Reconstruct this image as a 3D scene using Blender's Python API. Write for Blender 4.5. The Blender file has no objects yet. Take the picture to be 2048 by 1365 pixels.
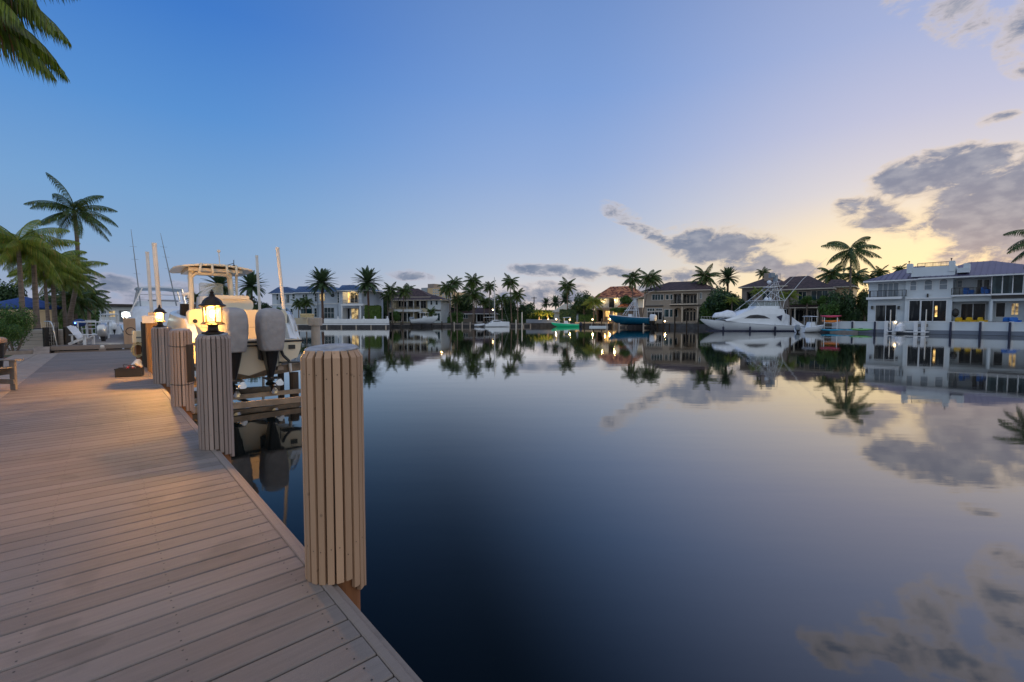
import bpy, math, random
from mathutils import Vector, Matrix
R = math.radians
random.seed(7)
sc = bpy.context.scene
col = sc.collection
# ------------------------------------------------------------ camera
FPX, CX, CY, HOR, HC = 910.2, 1024.0, 682.5, 637.0, 2.0
PITCH = math.atan((CY - HOR) / FPX)
cd = bpy.data.cameras.new('camera'); cam = bpy.data.objects.new('camera', cd); col.objects.link(cam)
cd.lens = 16.0; cd.sensor_width = 36.0; cd.clip_start = 0.05; cd.clip_end = 6000
cam.location = (0, 0, HC); cam.rotation_euler = (R(90) - PITCH, 0, 0)
sc.camera = cam
sc.view_settings.view_transform = 'Standard'; sc.view_settings.look = 'None'
sc.view_settings.exposure = 0.0; sc.view_settings.gamma = 1.0
sc.cycles.max_bounces = 6; sc.cycles.diffuse_bounces = 2; sc.cycles.glossy_bounces = 3
sc.cycles.transparent_max_bounces = 12; sc.cycles.sample_clamp_indirect = 4.0
sc.cycles.use_denoising = True

# ------------------------------------------------------------ pixel helpers (photo pixels to rays)
def ray(px, py):
    dx = (px - CX) / FPX; dy = (CY - py) / FPX
    c, s = math.cos(PITCH), math.sin(PITCH)
    return Vector((dx, c + dy * s, dy * c - s))
def P(px, py, Y):
    d = ray(px, py); return Vector((0, 0, HC)) + d * (Y / d.y)
def W(px, py, z):
    d = ray(px, py); return Vector((0, 0, HC)) + d * ((z - HC) / d.z)
def lin(c): return tuple(((v / 255) / 12.92 if v / 255 <= .04045 else ((v / 255 + .055) / 1.055) ** 2.4) for v in c)

# ------------------------------------------------------------ world
SUN_AZ, SUN_EL = R(44), R(2.5)
world = bpy.data.worlds.new('World'); sc.world = world; world.use_nodes = True
wt = world.node_tree; wt.nodes.clear()
def wn(t, **k):
    n = wt.nodes.new(t)
    for a, b in k.items(): setattr(n, a, b)
    return n
def wl(a, b): wt.links.new(a, b)
def wmath(op, a, b=None, clamp=False):
    n = wn('ShaderNodeMath', operation=op, use_clamp=clamp)
    for i, v in enumerate((a, b)):
        if v is None: continue
        if isinstance(v, (int, float)): n.inputs[i].default_value = v
        else: wl(v, n.inputs[i])
    return n.outputs[0]
def wrange(v, a, b, c=0., d=1., mode='SMOOTHSTEP'):
    n = wn('ShaderNodeMapRange', interpolation_type=mode)
    wl(v, n.inputs[0])
    for i, x in enumerate((a, b, c, d)): n.inputs[i + 1].default_value = x
    return n.outputs[0]
def wmix(f, a, b):
    n = wn('ShaderNodeMix', data_type='RGBA')
    for i, v in ((0, f), (6, a), (7, b)):
        if isinstance(v, (int, float)): n.inputs[i].default_value = v
        elif isinstance(v, tuple): n.inputs[i].default_value = (*v, 1)
        else: wl(v, n.inputs[i])
    return n.outputs[2]
tc = wn('ShaderNodeTexCoord'); sp = wn('ShaderNodeSeparateXYZ'); wl(tc.outputs['Generated'], sp.inputs[0])
az = wmath('ARCTAN2', sp.outputs[0], sp.outputs[1]); el = wmath('ARCSINE', sp.outputs[2])
def wramp(stops):
    n = wn('ShaderNodeValToRGB'); e = n.color_ramp.elements
    stops = sorted(stops)
    for i, (d, c) in enumerate(stops):
        q = e[i] if i < 2 else e.new(0.5)
        q.position = d / 60.0; q.color = (*lin(c), 1)
    wl(wrange(el, 0, R(60), mode='LINEAR'), n.inputs[0]); return n.outputs[0]
LFT = wramp([(0, (160, 168, 190)), (3, (150, 166, 194)), (7, (132, 166, 204)), (12, (118, 162, 209)), (20, (88, 144, 209)), (29, (62, 121, 200)), (60, (32, 72, 145))])
CEN = wramp([(0, (236, 218, 204)), (2.3, (224, 213, 208)), (5.5, (192, 199, 213)), (11.6, (166, 184, 215)), (17.5, (144, 171, 217)), (25.6, (120, 156, 214)), (35, (92, 138, 206)), (60, (38, 80, 152))])
RGT = wramp([(0, (255, 224, 160)), (4, (253, 230, 182)), (8.3, (243, 224, 198)), (12.6, (218, 212, 214)), (18.8, (190, 193, 219)), (26, (164, 177, 216)), (60, (60, 96, 155))])
m1 = wmix(wrange(az, R(-36), R(6)), LFT, CEN)
m2 = wmix(wrange(az, R(4), R(42)), m1, RGT)
aaz = wmath('ABSOLUTE', az)
base = wmix(wrange(aaz, R(70), R(125)), m2, (.62, .69, .80))       # sky behind the viewer brightened as added fill light
base = wmix(wrange(el, R(52), R(80)), base, (.66, .70, .84))  # overhead sky also made brighter than dusk, for fill
# glow round the place where the sun went down
gm = wn('ShaderNodeMapping', vector_type='TEXTURE'); cb = wn('ShaderNodeCombineXYZ'); wl(az, cb.inputs[0]); wl(el, cb.inputs[1])
wl(cb.outputs[0], gm.inputs[0]); gm.inputs['Location'].default_value = (R(41), R(5.5), 0); gm.inputs['Scale'].default_value = (R(20), R(8), 1)
gl = wn('ShaderNodeVectorMath', operation='LENGTH'); wl(gm.outputs[0], gl.inputs[0])
glow = wrange(gl.outputs['Value'], 1.0, 0.0, 0.0, 0.62)
base = wmix(glow, base, lin((255, 236, 186)))
# clouds: soft ellipses broken by fractal noise
CL = [(1965, 430, 140, 95, 10, 1.55), (1870, 348, 150, 36, 4, 1.5), (2030, 390, 70, 60, 0, 1.0), (1990, 500, 60, 30, 10, .9), (2110, 420, 120, 110, 0, 1.5), (2060, 500, 80, 50, 0, 1.3),
      (1740, 435, 85, 30, -22, 1.15), (1440, 495, 120, 34, -9, 1.35), (1530, 530, 70, 16, -10, .85), (1240, 433, 52, 14, -28, .95), (1305, 474, 60, 13, -25, 1.0), (1885, 512, 36, 16, 5, .95),
      (830, 552, 50, 10, -3, 1.05), (1060, 541, 56, 10, -4, 1.05), (1135, 545, 75, 12, -8, 1.05), (1235, 545, 40, 12, -5, 1.05), (1365, 553, 55, 14, 0, 1.15), (1480, 520, 90, 20, -8, 1.1),
      (1000, 600, 100, 26, 0, 1.1), (1100, 588, 85, 20, 0, 1.1), (1590, 548, 75, 22, 0, 1.0), (240, 572, 70, 22, 0, 1.0), (205, 600, 120, 28, 0, .85), (380, 578, 60, 14, 0, .6), (690, 600, 120, 10, 0, .5),
      (1925, 50, 120, 40, -20, .52), (2045, 50, 90, 80, 0, .85), (1900, -60, 170, 60, 0, .72), (1700, -40, 80, 30, 0, .8), (1975, 246, 42, 14, 0, .6), (1290, 580, 80, 14, 0, .8), (1840, 455, 45, 18, 10, .7), (2035, 300, 40, 10, 0, .6)]
acc = None
for cx, cy, rx, ry, rot, dn in CL:
    a0 = math.atan((cx - CX) / FPX); e0 = math.atan((HOR - cy) / FPX * math.cos(a0))
    sx = rx / FPX * math.cos(a0) ** 2; sy = ry / FPX * math.cos(a0)
    m = wn('ShaderNodeMapping', vector_type='TEXTURE'); wl(cb.outputs[0], m.inputs[0])
    m.inputs['Location'].default_value = (a0, e0, 0); m.inputs['Rotation'].default_value = (0, 0, R(rot)); m.inputs['Scale'].default_value = (sx * 1.25, sy * 1.45, 1)
    l = wn('ShaderNodeVectorMath', operation='LENGTH'); wl(m.outputs[0], l.inputs[0])
    f = wmath('MULTIPLY', wmath('SUBTRACT', 1.0, wmath('POWER', l.outputs['Value'], 1.8), True), dn)
    acc = f if acc is None else wmath('MAXIMUM', acc, f)
nm = wn('ShaderNodeMapping'); wl(tc.outputs['Generated'], nm.inputs[0]); nm.inputs['Scale'].default_value = (1, 1, 2.0)
n1 = wn('ShaderNodeTexNoise'); wl(nm.outputs[0], n1.inputs['Vector']); n1.inputs['Scale'].default_value = 19; n1.inputs['Detail'].default_value = 9; n1.inputs['Roughness'].default_value = .62; n1.inputs['Distortion'].default_value = .3
nz = wmath('MULTIPLY', wmath('SUBTRACT', n1.outputs[0], 0.52), 3.0)
dens = wmath('ADD', acc, nz)
dens = wmath('MULTIPLY', dens, wrange(acc, 0.0, 0.16))
mask = wrange(dens, 0.0, 1.0)
core = wrange(dens, 0.3, 0.95)
n2 = wn('ShaderNodeTexNoise'); wl(nm.outputs[0], n2.inputs['Vector']); n2.inputs['Scale'].default_value = 34; n2.inputs['Detail'].default_value = 6
thin = wmix(wrange(az, R(-10), R(30)), lin((188, 180, 192)), lin((226, 205, 178)))
thick = wmix(wrange(n2.outputs[0], .35, .7), lin((108, 122, 150)), lin((144, 151, 169)))
ccol = wmix(core, thin, thick)
skyc = wmix(wmath('MULTIPLY', mask, .93), base, ccol)
nish = wn('ShaderNodeTexSky', sky_type='NISHITA', sun_disc=False); nish.sun_elevation = SUN_EL; nish.sun_rotation = SUN_AZ
ns = wn('ShaderNodeVectorMath', operation='SCALE'); wl(nish.outputs[0], ns.inputs[0]); ns.inputs['Scale'].default_value = 0.05
ad = wn('ShaderNodeMix', data_type='RGBA', blend_type='ADD'); ad.inputs[0].default_value = .18; wl(skyc, ad.inputs[6]); wl(ns.outputs[0], ad.inputs[7])
bg = wn('ShaderNodeBackground'); bg.inputs[1].default_value = 1.0; wl(ad.outputs[2], bg.inputs[0])
wo = wn('ShaderNodeOutputWorld'); wl(bg.outputs[0], wo.inputs[0])
# ------------------------------------------------------------ sun (already behind the houses: weak, wide)
sd = bpy.data.lights.new('sun', 'SUN'); sd.energy = 0.9; sd.angle = R(3); sd.color = (1, .78, .5)
so = bpy.data.objects.new('sun', sd); col.objects.link(so)
so.rotation_euler = Vector((math.sin(SUN_AZ) * math.cos(SUN_EL), math.cos(SUN_AZ) * math.cos(SUN_EL), math.sin(SUN_EL))).to_track_quat('Z', 'Y').to_euler()

# ------------------------------------------------------------ materials
MATS = {}
def mat(name, c, rough=.6, var=.18, scale=3., bump=0., bscale=30., metal=0., emit=0., ecol=None, stretch=(1, 1, 1), spec=.5):
    if name in MATS: return MATS[name]
    m = bpy.data.materials.new(name); m.use_nodes = True; t = m.node_tree; b = t.nodes['Principled BSDF']
    tcn = t.nodes.new('ShaderNodeTexCoord'); mp = t.nodes.new('ShaderNodeMapping'); mp.inputs['Scale'].default_value = stretch
    t.links.new(tcn.outputs['Object'], mp.inputs[0])
    n = t.nodes.new('ShaderNodeTexNoise'); n.inputs['Scale'].default_value = scale; n.inputs['Detail'].default_value = 6; t.links.new(mp.outputs[0], n.inputs['Vector'])
    r = t.nodes.new('ShaderNodeValToRGB'); e = r.color_ramp.elements
    e[0].position = .3; e[1].position = .7
    e[0].color = (*[max(0, v * (1 - var)) for v in c], 1); e[1].color = (*[min(1, v * (1 + var)) for v in c], 1)
    t.links.new(n.outputs[0], r.inputs[0]); t.links.new(r.outputs[0], b.inputs['Base Color'])
    b.inputs['Roughness'].default_value = rough; b.inputs['Metallic'].default_value = metal
    b.inputs['Specular IOR Level'].default_value = spec
    if bump:
        n3 = t.nodes.new('ShaderNodeTexNoise'); n3.inputs['Scale'].default_value = bscale; n3.inputs['Detail'].default_value = 5; t.links.new(mp.outputs[0], n3.inputs['Vector'])
        bp = t.nodes.new('ShaderNodeBump'); bp.inputs['Strength'].default_value = bump; bp.inputs['Distance'].default_value = .02
        t.links.new(n3.outputs[0], bp.inputs['Height']); t.links.new(bp.outputs[0], b.inputs['Normal'])
    if emit:
        b.inputs['Emission Color'].default_value = (*(ecol or c), 1); b.inputs['Emission Strength'].default_value = emit
        if var > .45:
            r2 = t.nodes.new('ShaderNodeValToRGB'); f = r2.color_ramp.elements; f[0].position = .38; f[1].position = .60; ec = ecol or c
            f[0].color = (ec[0] * .10, ec[1] * .07, ec[2] * .10, 1); f[1].color = (ec[0], ec[1], ec[2], 1); t.links.new(n.outputs[0], r2.inputs[0]); t.links.new(r2.outputs[0], b.inputs['Emission Color'])
    MATS[name] = m; return m
def leafmat(name, c1, c2, c3=None, trans=.25, rough=.5):
    m = bpy.data.materials.new(name); m.use_nodes = True; t = m.node_tree; b = t.nodes['Principled BSDF']
    g = t.nodes.new('ShaderNodeNewGeometry'); r = t.nodes.new('ShaderNodeValToRGB'); e = r.color_ramp.elements
    e[0].color = (*c1, 1); e[1].color = (*c2, 1); e[1].position = .85
    if c3: q = e.new(.97); q.color = (*c3, 1)
    t.links.new(g.outputs['Random Per Island'], r.inputs[0]); t.links.new(r.outputs[0], b.inputs['Base Color'])
    b.inputs['Roughness'].default_value = rough
    tr = t.nodes.new('ShaderNodeBsdfTranslucent'); t.links.new(r.outputs[0], tr.inputs[0])
    mx = t.nodes.new('ShaderNodeMixShader'); mx.inputs[0].default_value = trans
    t.links.new(b.outputs[0], mx.inputs[1]); t.links.new(tr.outputs[0], mx.inputs[2]); t.links.new(mx.outputs[0], t.nodes['Material Output'].inputs[0])
    MATS[name] = m; return m

# ------------------------------------------------------------ object helpers
def tag(o, label=None, cat=None, group=None, kind=None):
    if label: o['label'] = label
    if cat: o['category'] = cat
    if group: o['group'] = group
    if kind: o['kind'] = kind
    return o
def empty(name, loc, rz=0, label=None, cat=None, group=None):
    o = bpy.data.objects.new(name, None); col.objects.link(o); o.location = loc; o.rotation_euler = (0, 0, rz); o.empty_display_size = .3
    return tag(o, label, cat, group)
class MB:
    def __init__(s): s.v = []; s.f = []; s.mi = []; s.cur = 0; s.smooth = False
    def add(s, vs, fs):
        n = len(s.v); s.v += [tuple(v) for v in vs]
        for f in fs: s.f.append(tuple(i + n for i in f)); s.mi.append(s.cur)
    def face(s, *vs): s.add(vs, [tuple(range(len(vs)))])
    def box(s, x0, x1, y0, y1, z0, z1):
        s.add([(x0, y0, z0), (x1, y0, z0), (x1, y1, z0), (x0, y1, z0), (x0, y0, z1), (x1, y0, z1), (x1, y1, z1), (x0, y1, z1)],
              [(3, 2, 1, 0), (4, 5, 6, 7), (0, 1, 5, 4), (1, 2, 6, 5), (2, 3, 7, 6), (3, 0, 4, 7)])
    def bbox(s, x0, x1, y0, y1, z0, z1, b=.01):
        # box with chamfered vertical and top edges
        p = [(x0 + b, y0), (x1 - b, y0), (x1, y0 + b), (x1, y1 - b), (x1 - b, y1), (x0 + b, y1), (x0, y1 - b), (x0, y0 + b)]
        cx, cy = (x0 + x1) / 2, (y0 + y1) / 2
        q = [(x + (b if x < cx else -b), y + (b if y < cy else -b)) for x, y in p]
        vs = [(x, y, z0) for x, y in p] + [(x, y, z1 - b) for x, y in p] + [(x, y, z1) for x, y in q]
        fs = [tuple(range(7, -1, -1)), tuple(range(16, 24))]
        for k in (0, 8):
            for i in range(8): fs.append((k + i, k + (i + 1) % 8, k + 8 + (i + 1) % 8, k + 8 + i))
        s.add(vs, fs)
    def beam(s, a, b, w, h, up=(0, 0, 1)):
        a, b = Vector(a), Vector(b); d = (b - a).normalized(); u = Vector(up)
        if abs(d.dot(u)) > .98: u = Vector((1, 0, 0))
        r = d.cross(u).normalized() * w / 2; t = r.cross(d).normalized() * h / 2
        vs = [p + i * r + j * t for p in (a, b) for i, j in ((-1, -1), (1, -1), (1, 1), (-1, 1))]
        s.add(vs, [(3, 2, 1, 0), (4, 5, 6, 7), (0, 1, 5, 4), (1, 2, 6, 5), (2, 3, 7, 6), (3, 0, 4, 7)])
    def tube(s, pts, rad, n=8, cap=True):
        pts = [Vector(p) for p in pts]; k = len(pts)
        rad = rad if isinstance(rad, (list, tuple)) else [rad] * k
        vs = []; pr = None
        for i, p in enumerate(pts):
            d = (pts[min(i + 1, k - 1)] - pts[max(i - 1, 0)]).normalized()
            if pr is None: r = d.orthogonal().normalized()
            else: r = (pr - d * pr.dot(d)).normalized()
            pr = r; t = d.cross(r)
            for j in range(n):
                a = 2 * math.pi * j / n; vs.append(p + (r * math.cos(a) + t * math.sin(a)) * rad[i])
        fs = [(i * n + j, i * n + (j + 1) % n, (i + 1) * n + (j + 1) % n, (i + 1) * n + j) for i in range(k - 1) for j in range(n)]
        if cap: fs += [tuple(range(n - 1, -1, -1)), tuple(range((k - 1) * n, k * n))]
        s.add(vs, fs)
    def lathe(s, prof, n=16, c=(0, 0, 0), a0=0.):
        vs = []; fs = []; k = len(prof)
        for r, z in prof:
            for j in range(n):
                a = a0 + 2 * math.pi * j / n; vs.append((c[0] + r * math.cos(a), c[1] + r * math.sin(a), c[2] + z))
        for i in range(k - 1):
            for j in range(n): fs.append((i * n + j, i * n + (j + 1) % n, (i + 1) * n + (j + 1) % n, (i + 1) * n + j))
        fs += [tuple(range(n - 1, -1, -1)), tuple(range((k - 1) * n, k * n))]
        s.add(vs, fs)
    def loft(s, secs, closed=True, cap=True):
        n = len(secs[0]); vs = [p for q in secs for p in q]; fs = []
        m = n if closed else n - 1
        for i in range(len(secs) - 1):
            for j in range(m): fs.append((i * n + j, i * n + (j + 1) % n, (i + 1) * n + (j + 1) % n, (i + 1) * n + j))
        if cap: fs += [tuple(range(n - 1, -1, -1)), tuple(range((len(secs) - 1) * n, len(secs) * n))]
        s.add(vs, fs)
    def prism(s, poly, axis, a, b):
        # poly in the two other axes, extruded from a to b along axis
        def mk(p, t):
            return {'x': (t, p[0], p[1]), 'y': (p[0], t, p[1]), 'z': (p[0], p[1], t)}[axis]
        n = len(poly); s.add([mk(p, a) for p in poly] + [mk(p, b) for p in poly],
            [tuple(range(n - 1, -1, -1)), tuple(range(n, 2 * n))] + [(i, (i + 1) % n, n + (i + 1) % n, n + i) for i in range(n)])
    def sphere(s, c, r, n=10, m=6, sz=1.):
        s.lathe([(max(1e-3, r * math.sin(math.pi * i / m)), -r * sz * math.cos(math.pi * i / m)) for i in range(m + 1)], n, c)
    def build(s, name, m, parent=None, loc=None, rz=0, smooth=False):
        me = bpy.data.meshes.new(name); me.from_pydata(s.v, [], s.f)
        for x in (m if isinstance(m, (list, tuple)) else [m]): me.materials.append(MATS[x] if isinstance(x, str) else x)
        if isinstance(m, (list, tuple)): me.polygons.foreach_set('material_index', s.mi)
        if smooth: me.polygons.foreach_set('use_smooth', [True] * len(me.polygons))
        me.update(); o = bpy.data.objects.new(name, me); col.objects.link(o)
        if parent: o.parent = parent
        if loc is not None: o.location = loc
        if rz: o.rotation_euler = (0, 0, rz)
        return o
def rbox(cx, cy, z, hx, hy, n=16, e=.5):
    # superellipse ring
    out = []
    for j in range(n):
        a = 2 * math.pi * j / n; c, q = math.cos(a), math.sin(a)
        out.append((cx + hx * math.copysign(abs(c) ** e, c), cy + hy * math.copysign(abs(q) ** e, q), z))
    return out
# ------------------------------------------------------------ material library
mat('white_paint', (.74, .76, .78), .5, .06, 1.5)
mat('gelcoat', (.70, .745, .79), .22, .04, 1.)
mat('cream_gelcoat', (.74, .65, .48), .25, .05, 1.)
mat('pvc', (.72, .68, .62), .45, .08, 4)
mat('black_trim', (.012, .012, .014), .35, .3, 5)
mat('black_metal', (.018, .017, .016), .4, .4, 8)
mat('bronze', (.035, .022, .014), .42, .35, 40, .25, 60, metal=.6)
mat('grey_cover', (.32, .31, .315), .9, .12, 6, .9, 7)
mat('white_cover', (.66, .70, .76), .8, .1, 3, .6, 5)
mat('steel', (.5, .5, .5), .22, .1, 5, metal=1.)
mat('alu', (.55, .56, .57), .3, .1, 5, metal=.85)
mat('beam_metal', (.25, .185, .125), .55, .35, 5, .3, 20)
mat('conc_pile', (.42, .36, .30), .85, .25, 5, .4, 25, stretch=(1, 1, .3))
mat('creosote', (.045, .030, .019), .8, .5, 6, .6, 18, stretch=(1, 1, .2))
mat('amber_lit_pile', (.20, .11, .045), .75, .4, 8, .5, 20, stretch=(1, 1, .15))  # lantern light put into the colour of a dark brown pile
mat('orange_pile', (.22, .085, .03), .8, .45, 9, .5, 20, stretch=(1, 1, .15))
mat('grey_cap', (.34, .33, .33), .6, .3, 18, .3, 60)
mat('dark_pile', (.05, .042, .036), .8, .4, 3)
mat('grey_plastic', (.16, .155, .15), .5, .15, 3)
mat('weathered_wood', (.20, .175, .155), .7, .2, 8, .2, 30)
mat('concrete', (.40, .37, .33), .85, .15, 1.2, .3, 12)
mat('paver', (.33, .27, .225), .8, .18, 5, .3, 30)
mat('seawall', (.075, .075, .08), .85, .3, 1.5)
mat('mulch', (.16, .07, .035), .95, .5, 30, 1., 60)
mat('rope', (.55, .45, .25), .8, .2, 20)
mat('cable', (.02, .02, .02), .5, .2, 20)
mat('red_plastic', (.4, .02, .02), .4, .2, 5)
mat('blue_canvas', (.02, .06, .22), .8, .2, 4)
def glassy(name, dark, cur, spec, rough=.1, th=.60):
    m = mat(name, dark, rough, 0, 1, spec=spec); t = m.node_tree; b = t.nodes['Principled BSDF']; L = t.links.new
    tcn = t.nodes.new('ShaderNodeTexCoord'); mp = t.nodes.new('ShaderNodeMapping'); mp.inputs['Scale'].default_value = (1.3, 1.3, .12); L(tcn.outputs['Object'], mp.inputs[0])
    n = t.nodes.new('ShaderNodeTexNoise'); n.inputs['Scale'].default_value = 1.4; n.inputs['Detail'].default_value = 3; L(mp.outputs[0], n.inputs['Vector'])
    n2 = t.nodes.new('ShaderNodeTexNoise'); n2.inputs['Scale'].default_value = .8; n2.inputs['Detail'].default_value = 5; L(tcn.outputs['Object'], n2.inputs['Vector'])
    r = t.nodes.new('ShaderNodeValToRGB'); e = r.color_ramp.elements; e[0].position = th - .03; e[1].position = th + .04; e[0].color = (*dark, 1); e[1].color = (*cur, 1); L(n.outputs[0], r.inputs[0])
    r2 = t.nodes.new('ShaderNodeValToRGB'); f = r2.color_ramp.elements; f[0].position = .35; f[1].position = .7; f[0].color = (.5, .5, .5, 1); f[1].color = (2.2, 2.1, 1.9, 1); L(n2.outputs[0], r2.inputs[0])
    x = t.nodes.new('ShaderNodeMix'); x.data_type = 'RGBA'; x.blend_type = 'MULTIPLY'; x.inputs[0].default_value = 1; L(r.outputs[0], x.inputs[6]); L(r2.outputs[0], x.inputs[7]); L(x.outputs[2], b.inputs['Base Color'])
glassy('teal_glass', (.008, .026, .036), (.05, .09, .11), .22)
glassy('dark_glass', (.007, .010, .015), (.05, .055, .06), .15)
mat('dark_void', (.012, .012, .013), .9, .3, 1)
mat('lit_window', (.5, .36, .14), .5, .5, 1.6, emit=1.9, ecol=(1, .62, .18))
mat('dim_window', (.3, .22, .10), .5, .6, 1.6, emit=.6, ecol=(1, .7, .3))
mat('lamp_glow', (1, .9, .7), .5, 0, 1, emit=9, ecol=(1, .70, .32))
mat('lamp_white', (1, 1, 1), .5, 0, 1, emit=12, ecol=(.85, 1, .92))
mat('hull_blue', (.006, .11, .20), .25, .1, 1)
mat('hull_lit_green', (.05, .52, .29), .3, .08, 1, emit=.10, ecol=(.0, .8, .35))  # green of the underwater lights put into hull colour and faint glow
mat('navy', (.01, .015, .05), .4, .2, 2)
mat('lawn', (.05, .075, .03), .95, .4, .6, .4, 20)
mat('boat_glass', (.02, .022, .03), .08, .1, 1)
mat('shutter', (.22, .26, .30), .6, .15, 2)
# decking: one colour per board, damp patches, fine grit
def deckmat(name, c, w, var=.13, damp=True):
    m = bpy.data.materials.new(name); m.use_nodes = True; t = m.node_tree; b = t.nodes['Principled BSDF']; L = t.links.new
    tcn = t.nodes.new('ShaderNodeTexCoord'); s = t.nodes.new('ShaderNodeSeparateXYZ'); L(tcn.outputs['Object'], s.inputs[0])
    def mt(op, a, b2=None, cl=False):
        n = t.nodes.new('ShaderNodeMath'); n.operation = op; n.use_clamp = cl
        for i, v in enumerate((a, b2)):
            if v is None: continue
            if isinstance(v, (int, float)): n.inputs[i].default_value = v
            else: L(v, n.inputs[i])
        return n.outputs[0]
    idx = mt('FLOOR', mt('DIVIDE', s.outputs[1], w)); wnz = t.nodes.new('ShaderNodeTexWhiteNoise'); wnz.noise_dimensions = '1D'; L(idx, wnz.inputs['W'])
    mp = t.nodes.new('ShaderNodeMapping'); mp.inputs['Scale'].default_value = (1.2, 14, 8); L(tcn.outputs['Object'], mp.inputs[0])
    n1 = t.nodes.new('ShaderNodeTexNoise'); n1.inputs['Scale'].default_value = 3; n1.inputs['Detail'].default_value = 8; L(mp.outputs[0], n1.inputs['Vector'])
    n2 = t.nodes.new('ShaderNodeTexNoise'); n2.inputs['Scale'].default_value = 1.3; n2.inputs['Detail'].default_value = 4; L(tcn.outputs['Object'], n2.inputs['Vector'])
    n3 = t.nodes.new('ShaderNodeTexNoise'); n3.inputs['Scale'].default_value = 350; n3.inputs['Detail'].default_value = 3; L(tcn.outputs['Object'], n3.inputs['Vector'])
    mp4 = t.nodes.new('ShaderNodeMapping'); mp4.inputs['Location'].default_value = (3.1, 1.7, 0); L(tcn.outputs['Object'], mp4.inputs[0])
    n4 = t.nodes.new('ShaderNodeTexNoise'); n4.inputs['Scale'].default_value = 2.6; n4.inputs['Detail'].default_value = 2; L(mp4.outputs[0], n4.inputs['Vector'])
    v = mt('ADD', mt('MULTIPLY', mt('SUBTRACT', wnz.outputs[0], .5), var * 1.5), mt('MULTIPLY', mt('SUBTRACT', n1.outputs[0], .5), var * 2.2))
    v = mt('ADD', v, mt('MULTIPLY', mt('SUBTRACT', n2.outputs[0], .5), var * 3))
    v = mt('ADD', v, mt('MULTIPLY', mt('SUBTRACT', n3.outputs[0], .5), var * 3.5))
    n5 = t.nodes.new('ShaderNodeTexVoronoi'); n5.inputs['Scale'].default_value = 7.; L(mp.outputs[0], n5.inputs['Vector'])
    sp5 = t.nodes.new('ShaderNodeMapRange'); L(n5.outputs['Distance'], sp5.inputs[0]); sp5.inputs[1].default_value = .03; sp5.inputs[2].default_value = .10; sp5.inputs[3].default_value = -.28; sp5.inputs[4].default_value = 0.
    v = mt('ADD', v, sp5.outputs[0])
    v = mt('ADD', v, 1.0)
    dp = t.nodes.new('ShaderNodeMapRange'); dp.interpolation_type = 'SMOOTHSTEP'; L(n4.outputs[0], dp.inputs[0]); dp.inputs[1].default_value = .60; dp.inputs[2].default_value = .67
    if damp: v = mt('MULTIPLY', v, mt('SUBTRACT', 1.0, mt('MULTIPLY', dp.outputs[0], .16)))
    vm = t.nodes.new('ShaderNodeVectorMath'); vm.operation = 'SCALE'; vm.inputs[0].default_value = c; L(v, vm.inputs['Scale']); L(vm.outputs[0], b.inputs['Base Color'])
    rg = mt('ADD', .62, mt('MULTIPLY', n2.outputs[0], .16))
    L(rg, b.inputs['Roughness'])
    bp = t.nodes.new('ShaderNodeBump'); bp.inputs['Strength'].default_value = .45; bp.inputs['Distance'].default_value = .0012
    L(mt('ADD', n3.outputs[0], mt('MULTIPLY', n1.outputs[0], 1.0)), bp.inputs['Height']); L(bp.outputs[0], b.inputs['Normal'])
    MATS[name] = m
deckmat('deck_boards', (.208, .174, .152), .146, .19)
deckmat('deck_trim', (.24, .195, .165), 50.)
# painted slats round the piles: knots, nail heads, slight grain
def slatmat(name, c):
    m = mat(name, c, .55, .12, 5, .25, 40, stretch=(1, 1, .12)); t = m.node_tree; b = t.nodes['Principled BSDF']; L = t.links.new
    src = b.inputs['Base Color'].links[0].from_socket
    g = t.nodes.new('ShaderNodeNewGeometry'); mr = t.nodes.new('ShaderNodeMapRange'); L(g.outputs['Random Per Island'], mr.inputs[0]); mr.inputs[3].default_value = .82; mr.inputs[4].default_value = 1.12
    vo = t.nodes.new('ShaderNodeTexVoronoi'); vo.inputs['Scale'].default_value = 9; tcn = t.nodes.new('ShaderNodeTexCoord'); L(tcn.outputs['Object'], vo.inputs['Vector'])
    kr = t.nodes.new('ShaderNodeMapRange'); L(vo.outputs['Distance'], kr.inputs[0]); kr.inputs[1].default_value = .05; kr.inputs[2].default_value = .09; kr.inputs[3].default_value = .62; kr.inputs[4].default_value = 1.
    mm = t.nodes.new('ShaderNodeMath'); mm.operation = 'MULTIPLY'; L(mr.outputs[0], mm.inputs[0]); L(kr.outputs[0], mm.inputs[1])
    vm = t.nodes.new('ShaderNodeVectorMath'); vm.operation = 'SCALE'; L(src, vm.inputs[0]); L(mm.outputs[0], vm.inputs['Scale']); L(vm.outputs[0], b.inputs['Base Color'])
slatmat('pile_slats', (.49, .30, .18))
slatmat('pile_slats_grey', (.34, .255, .215))
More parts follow.
